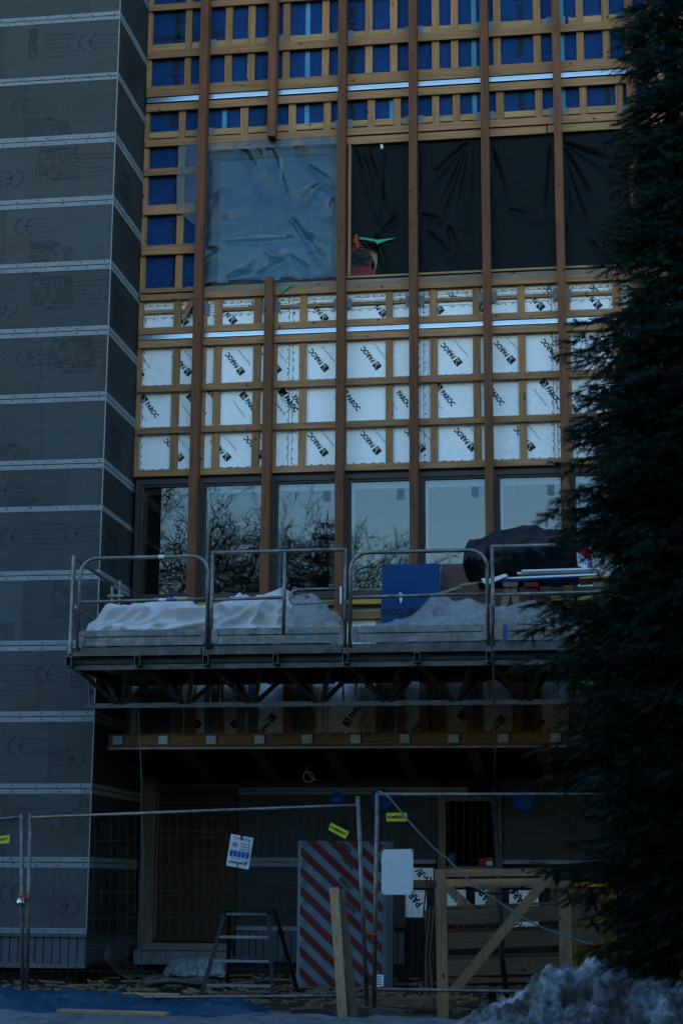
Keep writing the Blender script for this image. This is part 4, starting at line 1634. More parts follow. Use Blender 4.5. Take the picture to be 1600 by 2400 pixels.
# boards on the trestles
brd = [((1222, 1337), (1405, 1331), 'signwhite', 'pale board on top of the trestle stack, right under the wrapped load', 21.35),
       ((1211, 1342), (1395, 1337), 'plate', 'grey edged board, second from the top of the trestle stack', 21.4),
       ((1128, 1357), (1398, 1345), 'signwhite', 'long white edged board in the middle of the trestle stack', 21.33),
       ((1117, 1364), (1356, 1351), 'blue2', 'blue edged board at the bottom of the trestle stack', 21.3),
       ((1357, 1354), (1440, 1349), 'pale_x', 'pale timber at the right end of the trestle stack', 21.32)]
for i, (a, c, m_, lab, y) in enumerate(brd):
    p, q_ = W(*a, y), W(*c, y)
    b = MB()
    b.prism([(p.x, y, p.z - .014), (q_.x, y, q_.z - .014), (q_.x, y, q_.z + .008), (p.x, y, p.z + .008)], (0, .6 - i * .03, 0))
    tag(b.build('board', MAT[m_]), lab, 'board', 'boards stacked on the trestles')
b = MB(); p = W(1128, 1362, 21.28); b.prism([p, p + Vector((.06, 0, -.05)), p + Vector((.33, 0, .06)), p + Vector((.3, 0, .09))], (0, .1, 0))
tag(b.build('polystyrene_offcut', MAT['signwhite']), 'white offcut at the left end of the stacked boards', 'offcut')
b = MB(); b.beam(W(1078, 1371, 21.4), W(1125, 1366, 21.4), .03, .03, (0, 1, 0))
tag(b.build('timber_stick', MAT['pale_x']), 'thin timber stick poking out left of the stacked boards', 'stick')
b = MB(); b.beam(W(1016, 1397, 21.1), W(1076, 1378, 21.3), .09, .035, (0, 1, 0))
tag(b.build('slanted_board', MAT['grey_x']), 'short grey board held at a slant in front of the brown board', 'board')


def trestle(px, mat, label, ytop=21.5):
    x = GX(px, 1372, ytop)
    zt_ = GZ(px, 1372, ytop)
    t = thing('trestle', label, 'trestle', (x, ytop, ZDK), 'trestles under the board stack')
    b = MB(); b.box(x - .06, x + .12, ytop - .25, ytop + .35, zt_ - .06, zt_); b.build('beam', mat, t)
    for dx in (-.22, .24):
        for y in (ytop - .2, ytop + .28):
            b = MB(); b.beam((x + dx * .1 + .03, y, zt_ - .05), (x + dx, y - .03, ZDK), .09, .035, (1, 0, 0)); b.build('leg', mat, t)
    return t


trestle(1192, MAT['old_z'], 'pale timber trestle under the board stack')
trestle(1240, MAT['dullred'], 'dull red trestle under the board stack, nearer the spruce')
trestle(1400, MAT['old_z'], 'dark timber trestle at the far end of the board stack')
b = MB()
for i, (a, c) in enumerate((((1092, 1386), (1150, 1384)), ((1100, 1396), (1148, 1393)))):
    b.beam(W(*a, 21.9), W(*c, 21.9), .02, .025, (0, 1, 0))
b.beam(W(1108, 1380, 21.92), W(1128, 1408, 21.92), .03, .03, (0, 1, 0))
tag(b.build('timber_offcuts', MAT['old_x']), 'jumble of nailed timber strips in front of the brown board', 'offcuts')


# ------------------------------------------------------------------ films over the upper windows
def fold_disp(x, z, folds):
    d = 0
    for (x0, z0, x1, z1, w, a) in folds:
        dx, dz = x1 - x0, z1 - z0
        L2 = dx * dx + dz * dz
        t = ((x - x0) * dx + (z - z0) * dz) / L2
        if t < -.05 or t > 1.05: continue
        px_, pz_ = x0 + t * dx, z0 + t * dz
        e = ((x - px_) ** 2 + (z - pz_) ** 2) / (w * (.35 + t)) ** 2
        if e < 6:
            d += a * math.exp(-e) * min(1, (t + .05) * 8, (1.05 - t) * 3)
    return d


def hung_sheet(name, mat, x0, x1, z0, z1, y, folds, label, cat, nx=110, nz=130, amp=.006, freq=5, seed=0, skip=None, group=None, edge=.015):
    rows = []
    for i in range(nz):
        z = z0 + (z1 - z0) * i / (nz - 1)
        r = []
        for j in range(nx):
            x = x0 + (x1 - x0) * j / (nx - 1)
            k = min(1, (j + .5) / 8, (nx - j) / 8, (i + .5) / 8, (nz - i) / 8)
            d = fold_disp(x, z, folds) * k + amp * noise.fractal(Vector((x * freq, seed, z * freq)), .8, 2.1, 4)
            ex = edge * noise.noise(Vector((z * 3, seed, 1))) if j in (0, nx - 1) else 0
            ez = edge * noise.noise(Vector((x * 3, seed, 4))) if i in (0, nz - 1) else 0
            r.append((x + ex, y + d, z + ez))
        rows.append(r)
    g_ = MB().grid(rows)
    if skip:
        g_.f = [f for f in g_.f if not skip(sum(g_.v[a][0] for a in f) / 4, sum(g_.v[a][2] for a in f) / 4)]
    return tag(g_.build(name, mat, smooth=True), label, cat, group)


def fz(px0, py0, px1, py1, w, a, Y=23.5):
    p, q_ = W(px0, py0, Y), W(px1, py1, Y)
    return (p.x, p.z, q_.x, q_.z, w, a)


Q = lambda x, y: (480 + x / 4.9, 320 + y / 4.9)
PF = []
for (xa, ya, xb, yb, w, a) in ((420, 130, 780, 780, .09, .05), (770, 140, 1000, 950, .05, .045), (1000, 950, 1430, 1560, .05, .05), (600, 130, 680, 360, .04, .03), (720, 130, 760, 440, .04, .03), (1040, 80, 1200, 320, .06, .03),
                               (1170, 330, 1500, 600, .05, .03), (1330, 540, 1090, 820, .07, .03), (100, 150, 330, 100, .05, .02), (160, 640, 290, 960, .1, -.03), (200, 1240, 1450, 1180, .05, .02), (600, 1600, 1000, 1400, .05, .03), (250, 1650, 640, 1560, .08, .05), (1000, 1390, 1220, 1590, .04, .04), (60, 1280, 100, 1360, .06, .04), (1480, 720, 1430, 1000, .06, .03), (700, 1330, 860, 1420, .05, -.03)):
    PF.append(fz(*Q(xa, ya), *Q(xb, yb), w * 1.5, a * 1.1))
hung_sheet('polythene_sheet', MAT['film'], GX(412, 500, 23.46), PX[2] - .07, 9.90, 12.17, 23.4665, PF, 'clear polythene stretched over the large upper window opening', 'plastic sheet', nx=170, nz=170, amp=.004, freq=6, seed=3,
           skip=lambda x, z: (x < PX[0] - .06 and (z < 10.75 + (PX[0] - x) * .9 or z > 12.16)) or z < 9.955 + .10 * noise.noise(Vector((x * 4, 0, 3))))
bl_folds = random.Random(21)
BLK = [('black film with fanned folds, pulled aside at the red fan', PX[2], PX[3]), ('black film with a small snag, in the second bay right of the clear polythene', PX[3], PX[4]),
       ('smooth black film in the third bay right of the clear polythene', PX[4], PX[5]), ('black film with folds fanning from its top corner, beside the spruce top', PX[5], PX[6]), ('black film mostly hidden by the spruce', PX[6], PX[7])]
FO = [[(830, 350, 905, 560, .05, .03), (860, 345, 935, 600, .05, .03), (900, 345, 880, 560, .04, .025), (880, 545, 905, 640, .05, .04), (890, 540, 940, 500, .05, .03), (850, 360, 880, 470, .04, .03)],
      [(1090, 335, 1000, 430, .06, .035), (1095, 335, 1020, 520, .05, .04), (1100, 335, 1070, 540, .05, .035), (1105, 335, 1095, 600, .04, .03), (1050, 530, 1070, 600, .06, .04), (985, 500, 1040, 520, .05, .03), (1000, 540, 1075, 620, .06, .03)],
      [(1150, 345, 1190, 490, .06, .025), (1290, 340, 1280, 560, .05, .02), (1190, 490, 1280, 520, .08, .02)],
      [(1318, 340, 1390, 480, .05, .04), (1322, 335, 1470, 420, .06, .04), (1316, 345, 1380, 560, .05, .04), (1330, 335, 1440, 380, .05, .035), (1314, 350, 1340, 520, .04, .03), (1380, 560, 1440, 640, .06, .03)],
      [(1480, 340, 1540, 480, .06, .03)]]
for i, (lab, xa, xb) in enumerate(BLK):
    fl = [fz(*f[:4], f[4] * 1.3, f[5] * 1.1) for f in FO[i]]
    xm, zm = GX(882, 600, 23.5), GZ(882, 600, 23.5)

    def skip(x, z, i=i):
        if i == 0:
            if x < GX(822, 500, 23.5): return True
            if z < GZ(850, 563, 23.5) and x < GX(885 - 10 * max(0, 10.2 - z) / .25, 600, 23.5): return True
        return False
    hung_sheet('black_film', MAT['black_sheet'], xa + .0, xb + .0, 9.945 + .012 * i % .02, 12.06, 23.535, fl, lab, 'plastic film', nx=80, nz=130, amp=.007, freq=4, seed=i * 3.3, skip=skip, group='black films over the upper opening')
# fan, panel, cloth and strap in the corner of the opening
Yfan = 23.60
c = W(846, 612, Yfan)
fan = thing('drum_fan', 'red drum fan with black grille standing in the upper opening', 'fan', (c.x, Yfan, 9.96))
b = MB()
n = 40
for r0_, r1_, ya, yb in ((.162, .178, -.055, .16),):
    ring = []
    for k in range(n + 1):
        a = 2 * pi * k / n
        ring.append([(c.x + r0_ * cos(a), Yfan + ya, c.z + r0_ * sin(a)), (c.x + r1_ * cos(a), Yfan + ya, c.z + r1_ * sin(a)), (c.x + r1_ * cos(a), Yfan + yb, c.z + r1_ * sin(a)), (c.x + r0_ * cos(a), Yfan + yb, c.z + r0_ * sin(a)), (c.x + r0_ * cos(a), Yfan + ya, c.z + r0_ * sin(a))])
    b.grid(ring)
b.build('housing', MAT['pinkred'], fan, smooth=False)
b = MB()
b.disc((c.x, c.z), .16, Yfan - .035, Yfan + .02, 36)
for k in range(6):
    a = k * pi / 3 + .3
    b.tube([(c.x, Yfan - .05, c.z), (c.x + .155 * cos(a), Yfan - .05, c.z + .155 * sin(a))], .006, 5)
for r_ in (.05, .09, .13):
    b.tube([(c.x + r_ * cos(2 * pi * k / 24), Yfan - .05, c.z + r_ * sin(2 * pi * k / 24)) for k in range(25)], .004, 4)
b.build('grille', MAT['black'], fan)
b = MB()
b.prism([(c.x - .17, Yfan - .05, 9.965), (c.x + .21, Yfan - .05, 9.965), (c.x + .15, Yfan - .05, c.z - .1), (c.x - .15, Yfan - .05, c.z - .1)], (0, .2, 0))
b.box(c.x - .2, c.x - .17, Yfan - .05, Yfan + .1, 9.965, c.z + .1)
b.build('stand', MAT['pinkred'], fan)
b = MB(); p, q_ = W(826, 605, 23.84), W(884, 562, 23.84); b.box(p.x, q_.x, 23.84, 23.86, 9.96, q_.z)
tag(b.build('pale_panel', MAT['cream']), 'pale panel standing behind the red drum fan', 'panel')
b = MB()
for a, c_ in (((846, 566), (866, 595)), ((858, 566), (882, 592)), ((872, 566), (884, 588))):
    b.beam(W(*a, 23.80), W(*c_, 23.80), .02, .02, (0, 1, 0))
tag(b.build('folding_stand', MAT['black']), 'black folding stand between fan and pale panel', 'stand')
rows = []
for i in range(14):
    t = i / 13
    xc_, zc_ = np.interp(t, [0, .55, .7, 1], [836, 833, 838, 837]), np.interp(t, [0, .55, .7, 1], [552, 571, 574, 586])
    w_ = np.interp(t, [0, .3, .55, .65, .85, 1], [4, 7, 9, 4, 6, 1.5])
    rows.append([tuple(W(xc_ + w_ * cos(2 * pi * k / 12) * (1 + .2 * sin(i * 2 + k)), zc_, 23.56) + Vector((0, .05 * sin(2 * pi * k / 12), 0))) for k in range(12)])
tag(MB().grid(rows, closed=True).build('orange_cloth', MAT['orange'], smooth=True), 'crumpled orange cloth knotted above the red drum fan', 'cloth')
ys = 23.50
b = MB()
b.prism([W(842, 555, ys), W(862, 558, ys), W(884, 562, ys), W(929, 557, ys), W(890, 569, ys), W(885, 573, ys), (W(878, 566, ys)), W(842, 560, ys)][::-1], (0, .006, 0))
tag(b.build('green_strap', MAT['green']), 'green strap pulling the black film aside above the fan', 'strap')
b = MB()
b.prism([W(671, 679, 23.44), W(688, 664, 23.43), W(676, 664, 23.43), W(648, 694, 23.44)], (0, .004, 0))
tag(b.build('strap_end', MAT['green']), 'loose green and white strap end hanging over the beam below the clear polythene', 'strap')
b = MB()
b.prism([W(890, 338, 23.51), W(893, 350, 23.51), (W(898, 346, 23.51)), W(896, 337, 23.51)][::-1], (0, .004, 0))
tag(b.build('tape_end', MAT['signwhite']), 'tiny white tape end at the head of the first black film', 'tape')

# ------------------------------------------------------------------ site fence
def fence_panel(tl, bl, tr, br, ytop_l, ytop_r, ybot_l, ybot_r, label, nv, nh, poles=(True, True)):
    """poles by their top and bottom points, rails by heights measured on the poles (fractions from the bottom)"""
    tl, bl, tr, br = map(Vector, (tl, bl, tr, br))
    t = thing('mesh_fence', label, 'fence panel', (bl.x, bl.y, 0), 'wire mesh fence panels')
    for on, a, c in ((poles[0], bl, tl), (poles[1], br, tr)):
        if on:
            b = MB(); b.tube([a, c], .021, 10); b.build('pole', MAT['fence'], t, smooth=True)
    L = lambda f, s: (bl.lerp(tl, f) if s == 0 else br.lerp(tr, f))
    for fl, fr in ((ytop_l, ytop_r), (ybot_l, ybot_r)):
        b = MB(); b.tube([L(fl, 0), L(fr, 1)], .018, 10); b.build('rail', MAT['fence'], t, smooth=True)
    b = MB()
    wob = random.Random(len(label))
    for k in range(1, nv):
        u = k / nv
        pts = []
        for j in range(6):
            f = j / 5
            a = L(ybot_l + (ytop_l - ybot_l) * f, 0)
            c = L(ybot_r + (ytop_r - ybot_r) * f, 1)
            pts.append(a.lerp(c, u) + Vector((wob.uniform(-.006, .006), wob.uniform(-.02, .02), 0)))
        b.tube(pts, .0016, 4, False)
    for k in range(1, nh):
        f = k / nh
        a = L(ybot_l + (ytop_l - ybot_l) * f, 0)
        c = L(ybot_r + (ytop_r - ybot_r) * f, 1)
        pts = [a.lerp(c, j / 12) + Vector((0, wob.uniform(-.02, .02), wob.uniform(-.006, .006))) for j in range(13)]
        b.tube(pts, .0016, 4, False)
    b.build('wire_mesh', MAT['wire'], t)
    return t


YA_, YM_, YRr = 18.2, 17.0, 16.84
p1 = fence_panel(W(-640, 1975, 18.9), W(-640, 2400, 18.9), W(51, 1908, 18.25), W(54, 2358, 18.25), .97, .985, .03, .035, 'fence panel cut by the photo edge, left of the padlock', 32, 7, (True, True))
p2 = fence_panel(W(72, 1906, YA_), W(63, 2358, YA_), W(838, 1866, YM_), W(860, 2362, YM_), .978, .955, .04, .055, 'fence panel carrying the work site notice, between padlock and orange tie', 38, 7)
e_t, e_b = W(1460, 1852, 17.0), W(1466, 2352, 17.0)
p3 = fence_panel(W(884, 1858, YRr), W(876, 2362, YRr), e_t, e_b, .992, .978, .085, .045, 'fence panel carrying the blank white sheet, running behind the spruce', 34, 6)
# feet
for (px, py, Y, lab) in ((60, 2366, 18.2, 'dark concrete foot block under the two poles by the padlock'), (866, 2368, 16.9, 'dark concrete foot block under the poles by the orange tie')):
    p = W(px, py, Y)
    b = MB()
    b.prism([(p.x - .36, 0, 0), (p.x + .36, 0, 0), (p.x + .33, 0, .11), (p.x + .1, 0, .135), (p.x - .1, 0, .135), (p.x - .33, 0, .11)], (0, .24, 0))
    b.v = [(a, Y - .12 + y, z) for a, y, z in b.v]
    tag(b.build('foot_block', MAT['concrete']), lab, 'foot block', 'fence foot blocks')


def sign(name, corners, Y, mat, label, cat, thick=.004, group=None):
    P = [W(px, py, Y) for px, py in corners]   # tl tr br bl
    b = MB(); b.prism([P[3], P[2], P[1], P[0]], (0, thick, 0))
    o = tag(b.build(name, mat), label, cat, group)
    ax = (P[1] - P[0]); ay = (P[0] - P[3])
    return o, P[3] + Vector((0, -.002, 0)), ax, ay


def fence_y(px):
    if px < 55: return 18.25
    if px < 860: return 18.2 + (px - 68) / (850 - 68) * (17.0 - 18.2)
    return 16.84 + (px - 880) / 580 * .16


Z1 = lambda x, y, ox=450, oy=1850, s=2.85: (ox + x / s, oy + y / s)
for cs, lab in (([Z1(1297, 157), Z1(1433, 157), Z1(1433, 214), Z1(1297, 214)], 'level yellow sign with black lettering beside the pale strap, above the blank white sheet'),
                ([Z1(928, 222), Z1(1048, 284), Z1(1024, 331), Z1(909, 270)], 'yellow sign hanging askew above the red striped pack'),
                ([(-24, 1963), (23, 1957), (23, 1976), (-24, 1979)], 'yellow sign cut by the photo edge beside the padlocked poles')):
    Yg = fence_y(cs[1][0]) - .035
    o, og, ax, ay = sign('fence_sign', cs, Yg, MAT['yellow'], lab, 'sign', group='yellow signs on the fence')
    l = MB()
    h = ay.length
    wd = ax.length
    write(l, 'RAMIRENT', og + ax * .06 + ay * .33, ax, ay, h * .5, wd * .86, bold=.035)
    if 'level' in lab:
        pass
    l.build('lettering', MAT['ink'], o)
cs = [Z1(262, 298), Z1(410, 325), Z1(377, 535), Z1(228, 508)]
Yg = fence_y(560) - .04
o, og, ax, ay = sign('work_site_notice', cs, Yg, MAT['signwhite'], 'white work site notice hanging askew, with blue pictograms and a red ban ring', 'sign')
at_ = lambda u_, v_: og + ax * u_ + ay * v_
wd, h = ax.length, ay.length
l = MB()
write(l, 'Työmaa-alue', at_(.1, .88), ax, ay, h * .1, wd * .8, bold=.02)
for k, t in enumerate(('Asiaton', 'oleskelu', 'kielletty')):
    write(l, t, at_(.47, .735 - .085 * k), ax, ay, h * .09, wd * .44, bold=.01)
write(l, 'HÄTÄNUMERO', at_(.12, .245), ax, ay, h * .055, wd * .52)
write(l, '112', at_(.72, .235), ax, ay, h * .085, wd * .18, bold=.02)
write(l, 'umacon.fi', at_(.09, .115), ax, ay, h * .13, wd * .8, bold=.04)
write(l, 'Work site, no entry for unauthorised', at_(.06, .065), ax, ay, h * .035, wd * .86)
nn = Vector((0, -.0005, 0))
for (u0, v0, u1, v1) in ((.07, .84, .94, .845), (.07, .535, .94, .54), (.07, .535, .078, .845), (.932, .535, .94, .845), (.07, .205, .94, .209), (.07, .30, .94, .304)):
    l.prism([at_(u0, v0), at_(u1, v0), at_(u1, v1), at_(u0, v1)], nn)
# figure inside the ban ring
cc = at_(.25, .69)
axn, ayn = ax.normalized(), ay.normalized()
r_ = wd * .14
for k in range(2):
    o_ = cc + axn * r_ * (.25 - .6 * k)
    l.prism([o_ + axn * (.25 * r_ * cos(q_)) + ayn * (.45 * r_ * sin(q_)) for q_ in np.linspace(0, 2 * pi, 12, endpoint=False)], nn)
l.build('lettering', MAT['ink'], o)
l = MB()
l.v = []
for k in range(24):
    a, c_ = 2 * pi * k / 24, 2 * pi * (k + 1) / 24
    l.prism([cc + (axn * cos(a) + ayn * sin(a)) * r_, cc + (axn * cos(c_) + ayn * sin(c_)) * r_, cc + (axn * cos(c_) + ayn * sin(c_)) * r_ * .84, cc + (axn * cos(a) + ayn * sin(a)) * r_ * .84], Vector((0, -.0012, 0)))
l.prism([cc + (axn * -.68 + ayn * .55) * r_, cc + (axn * -.55 + ayn * .68) * r_, cc + (axn * .68 - ayn * .55) * r_, cc + (axn * .55 - ayn * .68) * r_][::-1], Vector((0, -.0015, 0)))
l.build('ban_ring', MAT['red'], o)
l = MB()
for k in range(5):
    u0 = .065 + k * .18
    l.prism([at_(u0, .325), at_(u0 + .155, .325), at_(u0 + .155, .515), at_(u0, .515)], nn)
bl_ = l.build('pictogram_row', MAT['signblue'], o)
l = MB()
for k in range(5):
    o_ = at_(.142 + k * .18, .455) + Vector((0, -.001, 0))
    l.prism([o_ + axn * (.022 * wd * cos(q_)) + ayn * (.022 * wd * sin(q_)) for q_ in np.linspace(0, 2 * pi, 10, endpoint=False)], nn)
    if k < 4:
        l.prism([o_ + axn * wd * a + ayn * h * c_ for a, c_ in ((-.04, -.09), (.04, -.09), (.04, -.085), (-.04, -.085))], nn)
l.build('pictogram', MAT['tape'], bl_)
l = MB()
for u_, v_ in ((.45, .97), (.52, .96), (.5, .02)):
    l.tube([at_(u_, v_) + Vector((0, -.006, .03)), at_(u_, v_) + Vector((0, -.006, -.03))], .006, 5)
l.build('cable_tie', MAT['black'], o)
cs = [Z1(1265, 402), Z1(1475, 398), Z1(1475, 704), Z1(1263, 704)]
o, og, ax, ay = sign('blank_sheet', cs, fence_y(910) - .035, MAT['signwhite'], 'blank white sheet tied upright to the fence right of the striped pack', 'sign')
l = MB()
for u_, v_ in ((.03, .985), (.97, .985), (.03, .02), (.97, .02)):
    p = og + ax * u_ + ay * v_
    l.tube([p + Vector((0, -.004, -.02)), p + Vector((0, -.004, .02))], .004, 5)
for u_, v_ in ((.26, .6), (.26, .46), (.44, .57), (.54, .6), (.56, .57), (.54, .44), (.27, .56)):
    l.disc(((og + ax * u_ + ay * v_).x, (og + ax * u_ + ay * v_).z), .004, og.y - .002, og.y - .0005, 6)
l.build('cable_tie', MAT['inkgrey'], o)
# padlock sleeve and ties
p = W(52, 2116, 18.2)
lo = thing('fence_coupler', 'shiny steel coupler with lock joining the two poles', 'lock', tuple(p))
b = MB()
b.tube([p + Vector((0, -.03, -.035)), p + Vector((0, -.03, .04))], [.045, .045], 14)
b.tube([p + Vector((0, -.03, .04)), p + Vector((0, -.03, .055))], [.045, .02], 14)
b.build('shell', MAT['brass'], lo, smooth=True)
b = MB(); b.box(p.x - .03, p.x + .075, p.y - .025, p.y + .03, p.z - .03, p.z + .025); b.build('bracket', MAT['galv'], lo)
b = MB()
q = [W(43, 2096, 18.15), W(50, 2100, 18.12), W(56, 2102, 18.12), W(61, 2105, 18.13), W(65, 2110, 18.15)]
b.tube(q, .014, 6); b.tube([W(45, 2099, 18.14), W(57, 2105, 18.1), W(66, 2108, 18.16)], .009, 6)
tag(b.build('orange_tie', MAT['orange']), 'orange twisted tie above the steel coupler', 'tie')
b = MB()
b.tube([Z and W(*Z1(1158, 945), 16.85) for Z in (1,)] + [W(*Z1(1185, 965), 16.8), W(*Z1(1215, 972), 16.79), W(*Z1(1262, 965), 16.8)], .009, 6)
b.tube([W(*Z1(1215, 970), 16.79), W(*Z1(1205, 1000), 16.78), W(*Z1(1198, 1018), 16.78)], .008, 6)
b.tube([W(*Z1(1175, 950), 16.83), W(*Z1(1165, 955), 16.83)], .01, 6)
tag(b.build('orange_tie', MAT['orange']), 'orange plastic tie joining the poles beside the striped pack', 'tie')
# strap running from the pole top down behind the spruce
b = MB()
Z2 = lambda x, y: (850 + x / 2.85, 1850 + y / 2.85)
sp = [Z2(100, 12), Z2(140, 25), Z2(180, 60), Z2(300, 205), Z2(380, 295), Z2(470, 390), Z2(560, 460), Z2(640, 545), Z2(760, 650), Z2(900, 750), Z2(1050, 850), Z2(1200, 925), Z2(1350, 980), Z2(1500, 1030), Z2(1700, 1080)]
b.tube([W(*a, 16.74 + .0 * i) for i, a in enumerate(sp)], .009, 6)
tag(b.build('slack_strap', MAT['rope'], smooth=True), 'slack pale strap sagging from the pole top down to the right', 'strap')

# ------------------------------------------------------------------ things on the ground by the wall
# striped insulation pack, leaning on the wall
pk = thing('insulation_pack', 'insulation pack in grey film with slanting red stripes, leaning on the wall', 'insulation pack', (-3.2, 21.8, 0))
bl, br, tr, tl = W(*Z1(693, 1300), 21.6), W(*Z1(1290, 1310), 21.6), W(*Z1(1296, 343), 22.3), W(*Z1(706, 338), 22.3)
bl.z = br.z = .03
nrm = (br - bl).cross(tl - bl).normalized()
if nrm.y > 0: nrm = -nrm
b = MB()
nx, nz = 24, 36
rows = []
for i in range(nz + 1):
    r = []
    for j in range(nx + 1):
        u_, v_ = j / nx, i / nz
        p = bl.lerp(br, u_).lerp(tl.lerp(tr, u_), v_)
        e = min(u_, 1 - u_, v_, 1 - v_)
        r.append(p - nrm * (.03 * max(0, 1 - e / .06) ** 2) + nrm * .010 * noise.noise(p * 3))
    rows.append(r)
b.grid(rows)
b.build('film_front', MAT['packwhite'], pk, smooth=True)
b = MB()
back = -nrm * .30
ins = -nrm * .028
b.prism([bl + ins, br + ins, tr + ins, tl + ins], -nrm * .27)
e1, e2 = br + ins, tr + ins
b.prism([e1, e1 + Vector((.07, .1, 0)), e2 + Vector((.075, .1, 0)), e2], -nrm * .15)
b.build('pack_body', MAT['packwhite'], pk)
L_ = lambda u_, v_, off=.006: bl.lerp(br, u_).lerp(tl.lerp(tr, u_), v_) + nrm * (.012 + off)
b = MB()


def clip(poly, f):
    out = []
    for i in range(len(poly)):
        a, c_ = poly[i], poly[(i + 1) % len(poly)]
        fa, fc = f(a), f(c_)
        if fa >= 0: out.append(a)
        if fa * fc < 0:
            t = fa / (fa - fc)
            out.append((a[0] + (c_[0] - a[0]) * t, a[1] + (c_[1] - a[1]) * t))
    return out


sl = .525     # drop in v across u
for k in range(-6, 16):
    v0 = .075 + k * .135 + .0
    poly = [(0.04, v0), (.96, v0 - sl), (.96, v0 - sl + .062), (0.04, v0 + .062)]
    for f in (lambda a: a[1] - .012, lambda a: .99 - a[1]):
        if poly: poly = clip(poly, f)
    if len(poly) > 2:
        b.prism([L_(*a) for a in poly], nrm * .001)
b.build('red_stripe', MAT['packred'], pk)
l = MB()
axp = (L_(1, .5) - L_(0, .5)).normalized()
up_ = (L_(.5, 1) - L_(.5, 0)).normalized()
d_ = (L_(.6, .5 - .1 * sl * 1.09) - L_(.5, .5)).normalized()
for u_, v_ in ((.47, .975), (.50, .86), (.47, .72), (.52, .56)):
    o_ = L_(u_, v_, .009)
    l = MB(); write(l, 'PAROC', o_, d_, nrm.cross(d_), .075, .20, bold=.03); l.build('lettering', MAT['ink'], pk)
for v_ in (.97, .835, .70, .565, .43, .295, .16):
    o_ = L_(.055, v_, .009)
    for i in range(3):
        if i == 0: l = MB()
        write(l, 'PAROC' if i == 1 else 'EN 13162', o_ - up_ * (.028 * i), axp, up_, .025, .075)
    l.build('lettering', MAT['ink'], pk)
l = MB(); l.prism([L_(.86, .01, .008), L_(.98, .01, .008), L_(.98, .085, .008), L_(.86, .085, .008)], nrm * .001); o = l.build('pack_label', MAT['signwhite'], pk)
l = MB()
for k in range(4):
    l.prism([L_(.885 + .02 * (k % 2), .02 + .016 * k, .010), L_(.955, .02 + .016 * k, .010), L_(.955, .028 + .016 * k, .010), L_(.885 + .02 * (k % 2), .028 + .016 * k, .010)], nrm * .001)
l.build('label_print', MAT['inkgrey'], o)

# step ladder
YLd = 20.2
ld = thing('step_ladder', 'dark folding step ladder with four bright aluminium treads', 'step ladder', (GX(570, 2320, YLd), YLd, 0))
P = lambda x, y, Y=YLd: W(*Z1(x, y), Y)
feet_y = 20.0
fl_t, fl_b = P(222, 812), P(62, 1350, 19.9); fl_b.z = 0.01
fr_t, fr_b = P(512, 812), P(540, 1330, 19.9); fr_b.z = 0.01
bl_t, bl_b = P(250, 815, 20.4), P(240, 1290, 21.0); bl_b.z = .01
br_t, br_b = P(552, 808, 20.4), P(708, 1300, 21.0); br_b.z = .01
for a, c_ in ((fl_t, fl_b), (fr_t, fr_b), (bl_t, bl_b), (br_t, br_b)):
    b = MB(); b.beam(a, c_, .045, .022, (1, 0, 0)); b.build('leg', MAT['black'], ld)
b = MB(); b.box(fl_t.x - .03, br_t.x + .03, 20.12, 20.5, fl_t.z - .0, fl_t.z + .03); b.build('top_cap', MAT['black'], ld)
for t in (.025, .30, .58, .86):
    a, c_ = fl_t.lerp(fl_b, t), fr_t.lerp(fr_b, t)
    b = MB()
    b.box(a.x + .012, c_.x - .005, a.y - .01, a.y + .075, a.z - .022, a.z + .008)
    b.build('tread', MAT['alu'], ld)
for t in (.58, .86):
    a, c_ = bl_t.lerp(bl_b, t), br_t.lerp(br_b, t)
    b = MB(); b.tube([a, c_], .012, 6); b.build('back_rung', MAT['galv_dark'], ld)

# leaning timbers in front of the fence
b = MB(); b.beam(Vector((W(804, 2370, 16.55).x, 16.55, .02)), W(783, 2082, 16.9), .088, .05, (1, 0, 0))
b.v = b.v
tag(b.build('leaning_timber', MAT['pale_z']), 'pale rough timber leaning on the fence in front of the striped pack', 'timber')
b = MB(); b.beam(Vector((W(831, 2372, 16.75).x, 16.75, .02)), W(800, 2085, 16.98), .07, .03, (1, 0, 0))
tag(b.build('leaning_board', MAT['old_z']), 'dark grey board leaning beside the pale rough timber', 'board')

# blue tarpaulin on the ground
rows = []
for i in range(60):
    v_ = i / 59
    r = []
    for j in range(120):
        u_ = j / 119
        x = -8.2 + u_ * 5.0
        yb_, yt_ = 16.75 + .1 * sin(u_ * 9), 18.6 - 1.15 * max(0, u_ - .55) / .45 - .5 * max(0, .3 - u_)
        y = yb_ + (yt_ - yb_) * v_
        k = min(1, v_ * 6, (1 - v_) * 6, (1 - u_) * 10)
        p = Vector((x * 2.2, y * 2.2, 3))
        w_ = noise.noise(p)
        h = .02 + .17 * k * (.5 + .5 * noise.noise(p * .6)) + .05 * k * max(0, 1 - abs(w_) * 5) + .03 * fbm((x * 6, y * 6, 1)) * k
        r.append((x, y, h + .012))
    rows.append(r)
tag(MB().grid(rows).build('blue_tarpaulin', MAT['tarp'], smooth=True), 'blue tarpaulin spread in folds on the ground under the fence', 'tarpaulin')
b = MB()
q0, q1 = W(137, 2376, 16.35), W(388, 2382, 16.15)
b.beam((q0.x, 16.4, .075), (q1.x, 16.25, .075), .14, .05, (0, 1, 0))
tag(b.build('plank', MAT['pale_x']), 'pale plank lying in the snow in front of the blue tarpaulin', 'plank')
b = MB()
b.beam(W(845, 2345, 18.2) * 1.0, W(1015, 2347, 18.1), .1, .08, (0, 1, 0))
b.v = [(a, y, z - .0) for a, y, z in b.v]
tag(b.build('plank', MAT['old_x']), 'brown plank on the ground behind the poles, left of the timber frame', 'plank')

